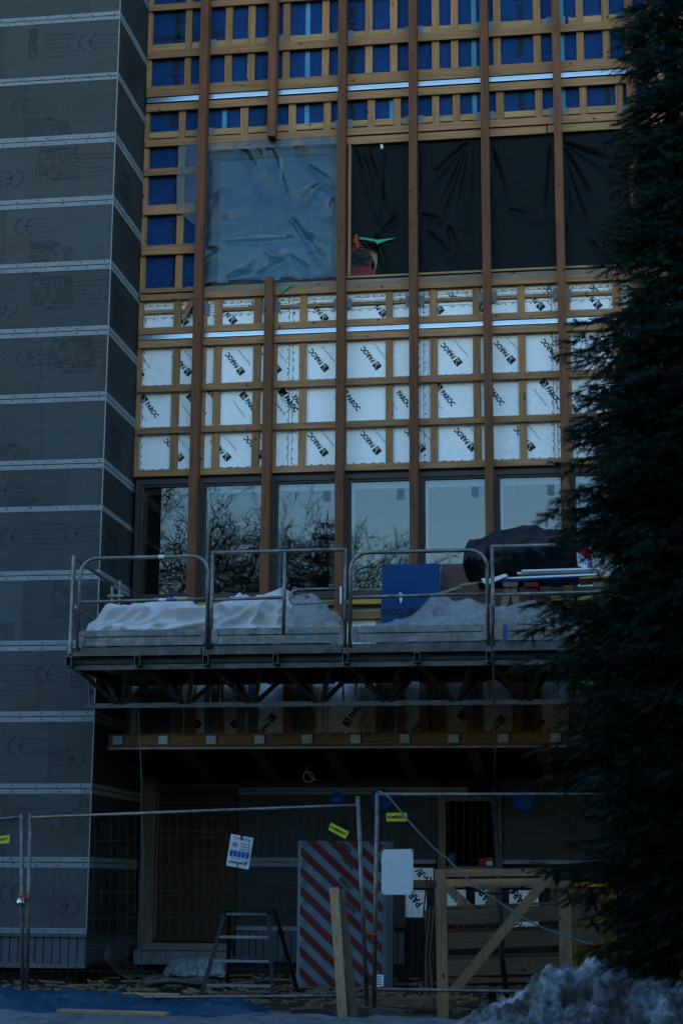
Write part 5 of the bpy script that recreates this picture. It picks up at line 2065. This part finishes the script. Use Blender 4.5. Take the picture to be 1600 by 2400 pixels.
# timber frame with a diagonal brace
YFm = 17.55
fr = thing('timber_barricade', 'raw timber frame with a long diagonal brace standing behind the fence', 'timber frame', (GX(1040, 2360, YFm), YFm, 0))


def bar(a, c_, w_, d_, name, mat, parent, Y0, Y1=None, side=(1, 0, 0), z0=None):
    p, q_ = W(*a, Y0), W(*c_, Y1 or Y0)
    if z0 is not None: p.z = z0
    b = MB(); b.beam(p, q_, w_, d_, side)
    return b.build(name, MAT[mat], parent)


bar(Z2(536, 1480), Z2(516, 535), .105, .09, 'post', 'pale_z', fr, YFm, z0=.0)
bar(Z2(1355, 1180), Z2(1345, 610), .12, .09, 'post', 'pale_z', fr, YFm)
bar(Z2(548, 560), Z2(1260, 552), .075, .05, 'top_rail', 'pale_x', fr, YFm + .1, side=(0, 0, 1))
bar(Z2(605, 1348), Z2(1245, 575), .095, .045, 'diagonal_brace', 'pale_z', fr, YFm - .08)
bar(Z2(545, 625), Z2(1240, 618), .075, .05, 'rail', 'pale_x', fr, YFm + .4, side=(0, 0, 1))
# plank barrier behind it
YBr = 18.6
br_ = thing('plank_barrier', 'barrier of weathered horizontal planks with its own cross braces, behind the raw timber frame', 'barrier', (GX(1100, 2330, YBr), YBr, 0))
for (a, c_, w_) in (((418, 858), (1560, 815), .16), ((565, 1012), (1390, 985), .17), ((1390, 985), (1600, 970), .17), ((570, 1192), (1400, 1168), .17), ((590, 1338), (1400, 1330), .06), ((575, 1280), (1400, 1265), .05)):
    bar(Z2(*a), Z2(*c_), w_, .045, 'plank', 'old_x', br_, YBr, side=(0, 0, 1))
    p, q_ = W(*Z2(*a), YBr), W(*Z2(*c_), YBr)
    b = MB(); b.beam(p + Vector((0, .12, w_ / 2 + .02)), q_ + Vector((0, .12, w_ / 2 + .02)), .13, .025, (0, 1, 0)); b.build('ledge', MAT['old_x'], br_)
for (a, c_) in (((560, 650), (890, 960)), ((890, 1000), (1040, 1120))):
    bar(Z2(*a), Z2(*c_), .09, .04, 'cross_brace', 'old_z', br_, YBr + .25)
for x in (440, 860, 1280):
    bar(Z2(x, 1400), Z2(x, 640 if x > 500 else 810), .09, .045, 'post', 'old_z', br_, YBr + .2, z0=.0)
# yellow container
YCt = 21.3
ct = thing('yellow_container', 'yellow ribbed steel container standing beyond the plank barrier', 'container', (1.2, YCt, 0))
x0, x1 = GX(1332, 2080, YCt), GX(1332, 2080, YCt) + 2.2
zt = GZ(1400, 2078, YCt)
b = MB(); b.box(x0, x1, YCt + .04, YCt + 1.6, .08, zt)
b.build('body', MAT['container'], ct)
b = MB()
x = x0
while x < x1:
    b.prism([(x, YCt + .04, .12), (x + .03, YCt, .12), (x + .08, YCt, .12), (x + .11, YCt + .04, .12)], (0, 0, zt - .16)); x += .16
b.build('rib', MAT['container'], ct)
b = MB(); b.box(x0 - .02, x1 + .02, YCt - .02, YCt + 1.62, zt, zt + .05); b.build('rim', MAT['stain_yellow'], ct)
# tool boxes and things in the opening
for (x0, y0, x1, y1, m_, lab) in ((775, 462, 815, 506, 'red', 'dark red case standing in the opening, left of the bright one'), (820, 456, 868, 508, 'orange', 'bright red case at the right side of the opening'), (570, 428, 612, 500, 'cable_teal', 'teal case standing at the left side of the opening')):
    p, q_ = W(*Z2(x0, y1), YL + .12), W(*Z2(x1, y0), YL + .12)
    b = MB(); b.box(p.x, q_.x, YL + .1, YL + .25, ZO0 + .002, q_.z)
    t = tag(b.build('tool_case', MAT[m_]), lab, 'case', 'cases in the opening')
    b = MB(); b.tube([(p.x + .04, YL + .17, q_.z), (p.x + .04, YL + .17, q_.z + .03), (q_.x - .04, YL + .17, q_.z + .03), (q_.x - .04, YL + .17, q_.z)], .008, 5); b.build('handle', MAT['black'], t)
    if m_ == 'orange':
        b = MB(); b.box(q_.x - .09, q_.x - .01, YL + .094, YL + .099, ZO0 + .01, ZO0 + .06); b.build('case_label', MAT['signwhite'], t)
for (x, y, r_, m_, lab) in ((670, 780, .025, 'orange', 'orange lamp body on the top plank of the barrier'), (650, 925, .045, 'orange', 'orange rag on the second plank of the barrier')):
    p = W(*Z2(x, y), 18.72)
    R_ = []
    for i in range(9):
        ph = pi * i / 8
        R_.append([(p.x + r_ * sin(ph) * cos(2 * pi * k / 12) * (1 + .3 * noise.noise(Vector((i, k, r_ * 50)))), p.y + r_ * sin(ph) * sin(2 * pi * k / 12) * .6, p.z - r_ * cos(ph) * (1.3 if r_ < .05 else .7)) for k in range(12)])
    tag(MB().grid(R_, closed=True).build('orange_lamp' if r_ < .05 else 'orange_rag', MAT[m_], smooth=True), lab, 'lamp' if r_ < .05 else 'rag')
# round blue covers on the wall
for (px, py, r_, lab) in ((791, 1874, .105, 'small blue round cover with white print on the wall, leftmost of three'), (895, 1876, .163, 'large blue round cover on the wall behind the fence pole top'), (1226, 1876, .165, 'large blue round cover on the wall beside the spruce')):
    p = W(px, py, YL)
    b = MB()
    n = 36
    prof = [(0, -.05), (r_ * .8, -.05), (r_ * .84, -.042), (r_ * .9, -.042), (r_ * .97, -.03), (r_, -.02), (r_, -.002)]
    rows = [[(p.x + a * cos(2 * pi * k / n), YL + d, p.z + a * sin(2 * pi * k / n)) for k in range(n)] for a, d in prof]
    o = tag(b.grid(rows, closed=True).build('round_cover', MAT['disc'], smooth=False), lab, 'cover', 'blue round covers')
    if r_ < .12:
        l = MB(); write(l, 'HELI', Vector((p.x, YL - .052, p.z - .02)), (1, 0, 0), (0, 0, 1), .05, .075, bold=.03, anchor='c'); l.build('lettering', MAT['tape'], o)
# cables
b = MB()
b.tube([W(325, 1640, 20.9), W(326, 1700, 20.92), W(329, 1760, 20.9), W(332, 1830, 20.9), W(331, 1900, 20.9), W(336, 2000, 20.9), W(333, 2150, 20.95), Vector((W(333, 2150, 20.95).x, 21.0, .02))], .0055, 5)
tag(b.build('teal_cable', MAT['cable_teal'], smooth=True), 'thin teal cable hanging from the left part of the truss to the ground', 'cable')
b = MB()
b.tube([W(1154, 1528, 20.0), W(1157, 1650, 20.0), W(1160, 1760, 20.0), W(1156, 1850, 20.0)], .012, 6)
b.tube([W(1156, 1850, 20.0), W(1160, 1920, 19.4), W(1168, 2060, 18.45), W(1175, 2200, 18.3), W(1176, 2246, 18.3), Vector((W(1176, 2246, 18.3).x + .05, 18.42, .03))], .028, 8)
tag(b.build('black_hose', MAT['black'], smooth=True), 'black hose hanging from the platform past the opening to the ground', 'hose')
b = MB()
cz = W(724, 1821, 23.6)
pts = [W(718, 1792, 23.6), W(717, 1808, 23.6)] + [cz + Vector((.075 * cos(a) - .01, 0, .07 * sin(a))) for a in np.linspace(2.4, 2.4 + 2 * pi * 1.9, 34)] + [W(735, 1828, 23.6), W(746, 1826, 23.6)]
pts[0].z = GZ(718, 1790, 23.6) + .05
b.tube(pts, .006, 5)
tag(b.build('cable_coil', MAT['cable_white'], smooth=True), 'pale cable coil hanging from the canopy soffit', 'cable')
b = MB()
b.tube([W(302, 1822, 24.0), W(295, 1840, 23.9), W(291, 1880, 23.8), W(291, 1920, 23.8), W(297, 1990, 23.9), W(300, 2200, 24.2), Vector((W(300, 2250, 24.3).x, 24.3, .05))], .012, 6)
tag(b.build('grey_conduit', MAT['galv_dark'], smooth=True), 'grey conduit curving down the dark recess beside the door', 'conduit')
b = MB()
b.tube([W(*Z2(620, 600), 18.0), W(*Z2(700, 655), 18.0), W(*Z2(800, 692), 18.0), W(*Z2(900, 698), 18.0), W(*Z2(1000, 685), 18.0), W(*Z2(1130, 620), 18.0)], .012, 6)
tag(b.build('black_cable', MAT['black'], smooth=True), 'black cable sagging across the timber frame', 'cable')
b = MB()
for xs_, ys_ in (((1024 - 560, 1014 - 560), (640, 790)),):
    pass
cr = random.Random(8)
for k in range(4):
    x = 985 + k * 9
    b.tube([W(x + 15, 2055, 18.3), W(x + 6, 2150, 18.4), W(x - 2, 2240, 18.5), W(x - 8 + k * 5, 2330, 18.5)], .009, 5)
tag(b.build('hanging_cables', MAT['black'], smooth=True), 'bunch of black cables hanging left of the raw timber frame', 'cable')
b = MB()
for k in range(7):
    x0 = 245 + k * 4
    pts = []
    for t in np.linspace(0, 1, 8):
        px = 245 + (60 + 14 * k) * t + 6 * k * (1 - t) * .2
        py = 2240 + 50 * (1 - (1 - t) ** 2) - 4 * k * (1 - t)
        pts.append(W(px, py, 21.3 + .1 * k * t))
    b.tube(pts, .004, 4)
tag(b.build('loose_wires', MAT['galv_dark'], smooth=True), 'spray of loose wires on the ground below the plinth corner', 'wire')

# debris on the soil
dr = random.Random(4)
d = MB()
for k in range(1500):
    x, y = dr.uniform(-7.5, 3), dr.uniform(17.0, 24.2)
    if dr.random() < .4: y = dr.uniform(18.6, 22)
    s_ = dr.uniform(.015, .07)
    a = dr.uniform(0, pi)
    ln = s_ * dr.choice((1, 1.5, 3, 6))
    z = dr.uniform(0.004, .05)
    d.beam((x, y, z), (x + ln * cos(a), y + ln * sin(a) * .6, z + dr.uniform(-.01, .03)), s_ * .6, s_ * .4, (0, 1, 0))
tag(d.build('debris', MAT['old_x'], loc=(0, 0, 0)), kind='stuff')
for i, (a, c_, Y, m_, lab) in enumerate((((262, 2338), (420, 2350), 19.6, 'pale_x', 'pale stick on the soil behind the blue tarpaulin'), ((300, 2322), (370, 2332), 20.4, 'old_x', 'short brown stick on the soil below the boarded door'), ((165, 2316), (212, 2318), 21, 'old_x', 'brown stick on the soil below the plinth sheet'))):
    p, q_ = W(*a, Y), W(*c_, Y - .2)
    b = MB(); b.beam((p.x, p.y, .05), (q_.x, q_.y, .06), .05, .025, (0, 1, 0))
    tag(b.build('stick', MAT[m_]), lab, 'stick')
b = MB()
p = W(416, 2306, 21.2)
n = 28
rows = [[(p.x + (.28 + .07 * cos(q_)) * cos(2 * pi * k / n) * 1.2, 21.2 + (.28 + .07 * cos(q_)) * sin(2 * pi * k / n), .1 + .04 * sin(q_) + .02 * sin(3 * 2 * pi * k / n)) for k in range(n)] for q_ in np.linspace(0, 2 * pi, 8)]
tag(b.grid(rows, closed=True).build('soil_ring', MAT['concrete'], smooth=True), 'low rough ring on the soil between the door and the step ladder', 'ring')
# polythene crumpled at the door sill
heap('polythene_scrap', MAT['film2'], [(GX(385, 2250, 23.9), .12), (GX(400, 2240, 23.9), .25), (GX(440, 2230, 23.9), .28), (GX(520, 2235, 23.9), .26), (GX(530, 2240, 23.9), .1)], 23.85, 24.12, .02, 'crumpled polythene lying along the door threshold', 'plastic sheet', n=40, m=18, amp=.04, freq=4, seed=5)

# ------------------------------------------------------------------ snow pile
def pile():
    rows = []
    for i in range(110):
        y = 14.1 + 2.5 * i / 109
        r = []
        for j in range(190):
            x = -1.75 + 5.2 * j / 189
            prof = np.interp(x, [-1.75, -1.35, -1.0, -.72, -.5, -.34, -.26, -.1, .3, .8, 1.5, 2.4, 3.45], [.0, .08, .24, .46, .66, .68, .62, .72, .60, .5, .4, .22, 0])
            cr_ = math.exp(-((y - 15.35) / .62) ** 2)
            h = prof * .84 * cr_
            h += (.11 * fbm((x * 2.3, y * 2.3, 1)) + .07 * fbm((x * 7, y * 7, 3)) + .035 * fbm((x * 20, y * 20, 8))) * min(1, h / .15)
            e = min(1, i / 6, (109 - i) / 6, j / 6, (189 - j) / 6)
            r.append((x, y, -.06 + .08 * e + max(0, h) * e))
        rows.append(r)
    return rows


tag(MB().grid(pile()).build('snow_pile', MAT['snowpile'], smooth=True), 'heap of dirty ploughed snow in front of the fence, beside the spruce', 'snow pile')


# ------------------------------------------------------------------ trees
def twig_template(rng, nn=30, ln=.018):
    """bottle-brush twig along +x, unit length: stem plus needle triangles"""
    V, F = [], []
    for k in range(3):
        a = 2 * pi * k / 3
        V.append((0, .03 * cos(a), .03 * sin(a)))
    V.append((1, 0, 0))
    F += [(0, 1, 3), (1, 2, 3), (2, 0, 3)]
    for k in range(nn):
        t = (k + .5) / nn
        a = k * 2.399 + rng.uniform(-.3, .3)
        l_ = ln * rng.uniform(.8, 1.2) * (1.0 if t < .85 else .8)
        base = np.array([t, 0, 0])
        out = np.array([.62, cos(a) * .78, sin(a) * .78])
        tip = base + out * l_
        side = np.array([0, -sin(a), cos(a)]) * .0125 * 2
        i0 = len(V)
        V += [tuple(base - side), tuple(base + side), tuple(tip)]
        F.append((i0, i0 + 1, i0 + 2))
    return np.array(V), np.array(F)


def spruce(base, height, radius_fn, label, seed, z_lo=.8, whorl=.125, per=13, twig=.145, nn=32, dens=1.3, lumpy=1.0):
    rng = random.Random(seed)
    t = thing('spruce_tree', label, 'tree', base)
    B = Vector(base)
    b = MB()
    b.tube([B + Vector((0, 0, height * k / 10)) for k in range(11)], [.14 * (1 - k / 10.5) * height / 9 + .006 for k in range(11)], 10)
    b.build('trunk', MAT['bark'], t, smooth=True)
    tv, tf = twig_template(rng, nn, ln=.32)
    mats, limbs = [], MB()

    def put(p, d, l_):
        d = d.normalized()
        s_ = d.cross(Vector((0, 0, 1)))
        s_ = s_.normalized() if s_.length > 1e-3 else Vector((1, 0, 0))
        u_ = s_.cross(d)
        mats.append((p, d, s_, u_, l_))
    z = z_lo
    while z < height - .12:
        R_ = radius_fn(z)
        n_ = max(4, int(per * (0.5 + .5 * min(1, R_))))
        a0 = rng.uniform(0, 2 * pi)
        for k in range(n_):
            a = a0 + 2 * pi * k / n_ + rng.uniform(-.35, .35)
            L_ = R_ * (rng.uniform(.55, .92) if rng.random() < .72 else rng.uniform(.95, 1.22)) * (1 + .30 * lumpy * noise.noise(Vector((z * 1.5, cos(a) * 1.3, sin(a) * 1.3 + seed))) + .14 * lumpy * sin(2 * pi * z / .78 + 2 * a))
            L_ = min(L_, R_ * 1.22)
            rise = .55 if z > height * .85 else rng.uniform(-.05, .18)
            droop = .42 if z < height * .8 else .1
            zz = z + rng.uniform(-.08, .08)
            hd = Vector((cos(a), sin(a), 0))
            sd = Vector((-sin(a), cos(a), 0))
            ns = max(3, int(L_ / .12))
            pts = []
            for q_ in range(ns + 1):
                f = q_ / ns
                pts.append(B + hd * (L_ * f) + Vector((0, 0, zz + rise * L_ * f - droop * L_ * (f ** 1.5) + .20 * L_ * max(0, f - .55) ** 1.5 * 2)) + sd * (.05 * L_ * noise.noise(Vector((f * 2, k, z)))))
            limbs.tube(pts, [.016 * (1 - q_ / (ns + .6)) + .003 for q_ in range(ns + 1)], 5, False)
            for q_ in range(1, ns + 1):
                f = q_ / ns
                p = pts[q_]
                d = (pts[q_] - pts[q_ - 1]).normalized()
                if f > .95:
                    put(p, d + Vector((0, 0, rng.uniform(-.1, .2))), twig * rng.uniform(.9, 1.2))
                if f > .12 or rng.random() < .5:
                    for s_ in (-1, 1):
                        bl_ = (L_ * .42 * (1.05 - f) + .10) * rng.uniform(.7, 1.15)
                        dd = (d * rng.uniform(.55, .95) + sd * s_ * rng.uniform(.6, 1.0) + Vector((0, 0, rng.uniform(-.45, .10)))).normalized()
                        nb = max(1, int(bl_ / (.085 / dens)))
                        end = p + dd * bl_ - Vector((0, 0, .12 * bl_))
                        limbs.tube([p, end], [.005, .002], 3, False)
                        for w_ in range(1, nb + 1):
                            g_ = w_ / nb
                            pp = p.lerp(end, g_)
                            if w_ == nb:
                                put(pp - dd * .03, dd, twig * rng.uniform(.85, 1.2))
                            for s2 in (-1, 1):
                                if rng.random() < .82:
                                    e2 = (dd * rng.uniform(.6, 1.0) + dd.cross(Vector((0, 0, 1))) * s2 * rng.uniform(.45, .9) + Vector((0, 0, rng.uniform(-.55, .15)))).normalized()
                                    put(pp, e2, twig * rng.uniform(.55, 1.0))
        z += whorl * rng.uniform(.75, 1.25)
    limbs.build('limbs', MAT['bark'], t)
    n = len(mats)
    A = np.array([[tuple(m[0]), tuple(m[1]), tuple(m[2]), tuple(m[3])] for m in mats])
    ls = np.array([m[4] for m in mats])
    V = A[:, None, 0] + ls[:, None, None] * (tv[None, :, 0:1] * A[:, None, 1] + tv[None, :, 1:2] * A[:, None, 2] + tv[None, :, 2:3] * A[:, None, 3])
    F = tf[None] + (np.arange(n) * len(tv))[:, None, None]
    np_mesh('crown', V.reshape(-1, 3), F.reshape(-1, 3), MAT['needles'], t)
    print('spruce twigs', n, 'faces', F.shape[0] * F.shape[1])
    return t


SX, SY = W(1640, 2000, 13.0).x, 13.0
SH = 10.6


def rad_main(z):
    return float(np.interp(z, [.3, .8, 1.33, 1.8, 2.3, 3.0, 3.4, 3.75, 4.1, 4.5, 5.0, 5.5, 6.1, 6.5, 7.0, 7.4, 7.7, 8.2, 9.0, 10.6], [.32, .5, .86, .92, .84, 1.0, 1.18, .62, .76, .88, .82, .70, .50, .48, .36, .42, .28, .28, .18, .03]))


spruce((SX, SY, 0), SH, rad_main, 'dense dark spruce at the right edge, hiding the end of the facade', 3)


def bare_tree(base, height, seed, label, spread=.8, levels=6, r0=.22):
    rng = random.Random(seed)
    t = thing('bare_tree', label, 'tree', base)
    trunk, crown = MB(), MB()

    def grow(p, d, L_, r_, lv):
        n = 4 if lv < 3 else 3
        pts = [p]
        dd = d.copy()
        for k in range(n):
            dd = (dd + Vector((rng.uniform(-1, 1), rng.uniform(-1, 1), rng.uniform(-.6, .8))) * (.16 + .04 * lv)).normalized()
            pts.append(pts[-1] + dd * (L_ / n))
            if pts[-1].y > -2.5: return
        (trunk if lv == 0 else crown).tube(pts, [r_ * (1 - .45 * k / n) for k in range(n + 1)], 7 if lv < 2 else (4 if lv < 4 else 3), False)
        if lv >= levels: return
        m = 3 if lv < 3 else rng.choice((2, 3, 3))
        for k in range(m + (2 if lv == 0 else 1)):
            i = n if k < m else rng.randint(1, n - 1)
            a = rng.uniform(0, 2 * pi)
            sd = dd.orthogonal().normalized()
            sd = Matrix.Rotation(a, 3, dd) @ sd
            nd_ = (dd * 1.0 + sd * rng.uniform(.45, spread + .25)).normalized()
            if lv > 2: nd_ = (nd_ + Vector((0, 0, -.12))).normalized()
            grow(pts[i], nd_, L_ * rng.uniform(.62, .84), max(.0105, r_ * (.56 if i == n else .42)), lv + 1)
    grow(Vector(base), Vector((rng.uniform(-.08, .08), 0, 1)), height * .27, r0, 0)
    trunk.build('trunk', MAT['bark'], t)
    crown.build('crown', MAT['bark'], t)
    print('bare tree', len(crown.f))


bare_tree((-12.6, -9.5, 0), 17.0, 4, 'bare branching tree across from the facade, mirrored in the left windows', .85, 7, .26)
bare_tree((-9.4, -8.2, 0), 15.0, 17, 'smaller bare branching tree beside the large one, mirrored in the left windows', .85, 7, .2)
bare_tree((-9.5, -42.0, 0), 18.5, 9, 'distant bare tree mirrored in the windows left of the black wrapped load', .7, 6, .3)
spruce((-11.0, -22.0, 0), 16.5, lambda z: float(np.interp(z, [0, 2, 10, 16.5], [2.6, 2.8, 1.5, .05])), 'distant spruce mirrored in the window above the loose blue board', 8, z_lo=1.0, whorl=.55, per=8, twig=.34, nn=12, dens=.42)


def copy_tree(o, loc, rot, sc=1.0):
    c = o.copy()
    COL.objects.link(c)
    c.location, c.rotation_euler, c.scale = loc, (0, 0, rot), (sc, sc, sc)
    for ch in o.children:
        d = ch.copy()
        COL.objects.link(d)
        d.parent = c
    return c


row = spruce((-13.5, -7.0, 0), 9.6, lambda z: float(np.interp(z, [0, 2, 6, 9.6], [1.9, 2.0, 1.2, .05])), 'unseen spruce of a row added across the yard to shade the lower facade', 12, z_lo=.4, whorl=.42, per=10, twig=.30, nn=12, dens=.5)  # row out of view, added to darken the lower facade
row['group'] = 'spruces added across the yard for shade'
tr_ = random.Random(2)
for k, (x, y) in enumerate([(-10.6, -6.0), (-7.4, -7.2), (-4.6, -6.2), (-1.6, -7.0), (1.4, -6.3), (4.2, -7.1), (7.2, -6.0), (10.2, -6.6), (13.4, -5.4), (-17.0, -5.0), (-19.8, -1.5), (16.5, -3.0), (-3.1, -9.5), (2.8, -9.8), (-9.0, -9.6), (8.6, -9.2)] + [(-44 + 2.3 * i, -14.5 + 1.2 * (i % 3)) for i in range(36)]):
    copy_tree(row, (x, y, 0), tr_.uniform(0, 6), tr_.uniform(.86, 1.0) * (1.12 if y < -11 else 1))
for k, (x, y, sc) in enumerate([(6.6, 12.5, 1.4), (8.8, 8.0, 1.5), (5.6, 6.0, 1.3), (9.6, 15.0, 1.4), (4.3, 9.6, 1.3), (3.9, 2.6, 1.25), (7.0, 1.5, 1.4), (6.0, 16.6, 1.1), (11.0, 3.0, 1.5), (12.5, 11, 1.6), (-9.6, 8.0, .62), (-12.0, 11.0, .62), (-14.5, 7.0, .7)]):  # added out of view to cut light from the sides
    c = copy_tree(row, (x, y, 0), tr_.uniform(0, 6), sc)
    c['label'] = 'tall unseen spruce added beside the site to block light'
    c['group'] = 'spruces added beside the site to block light'
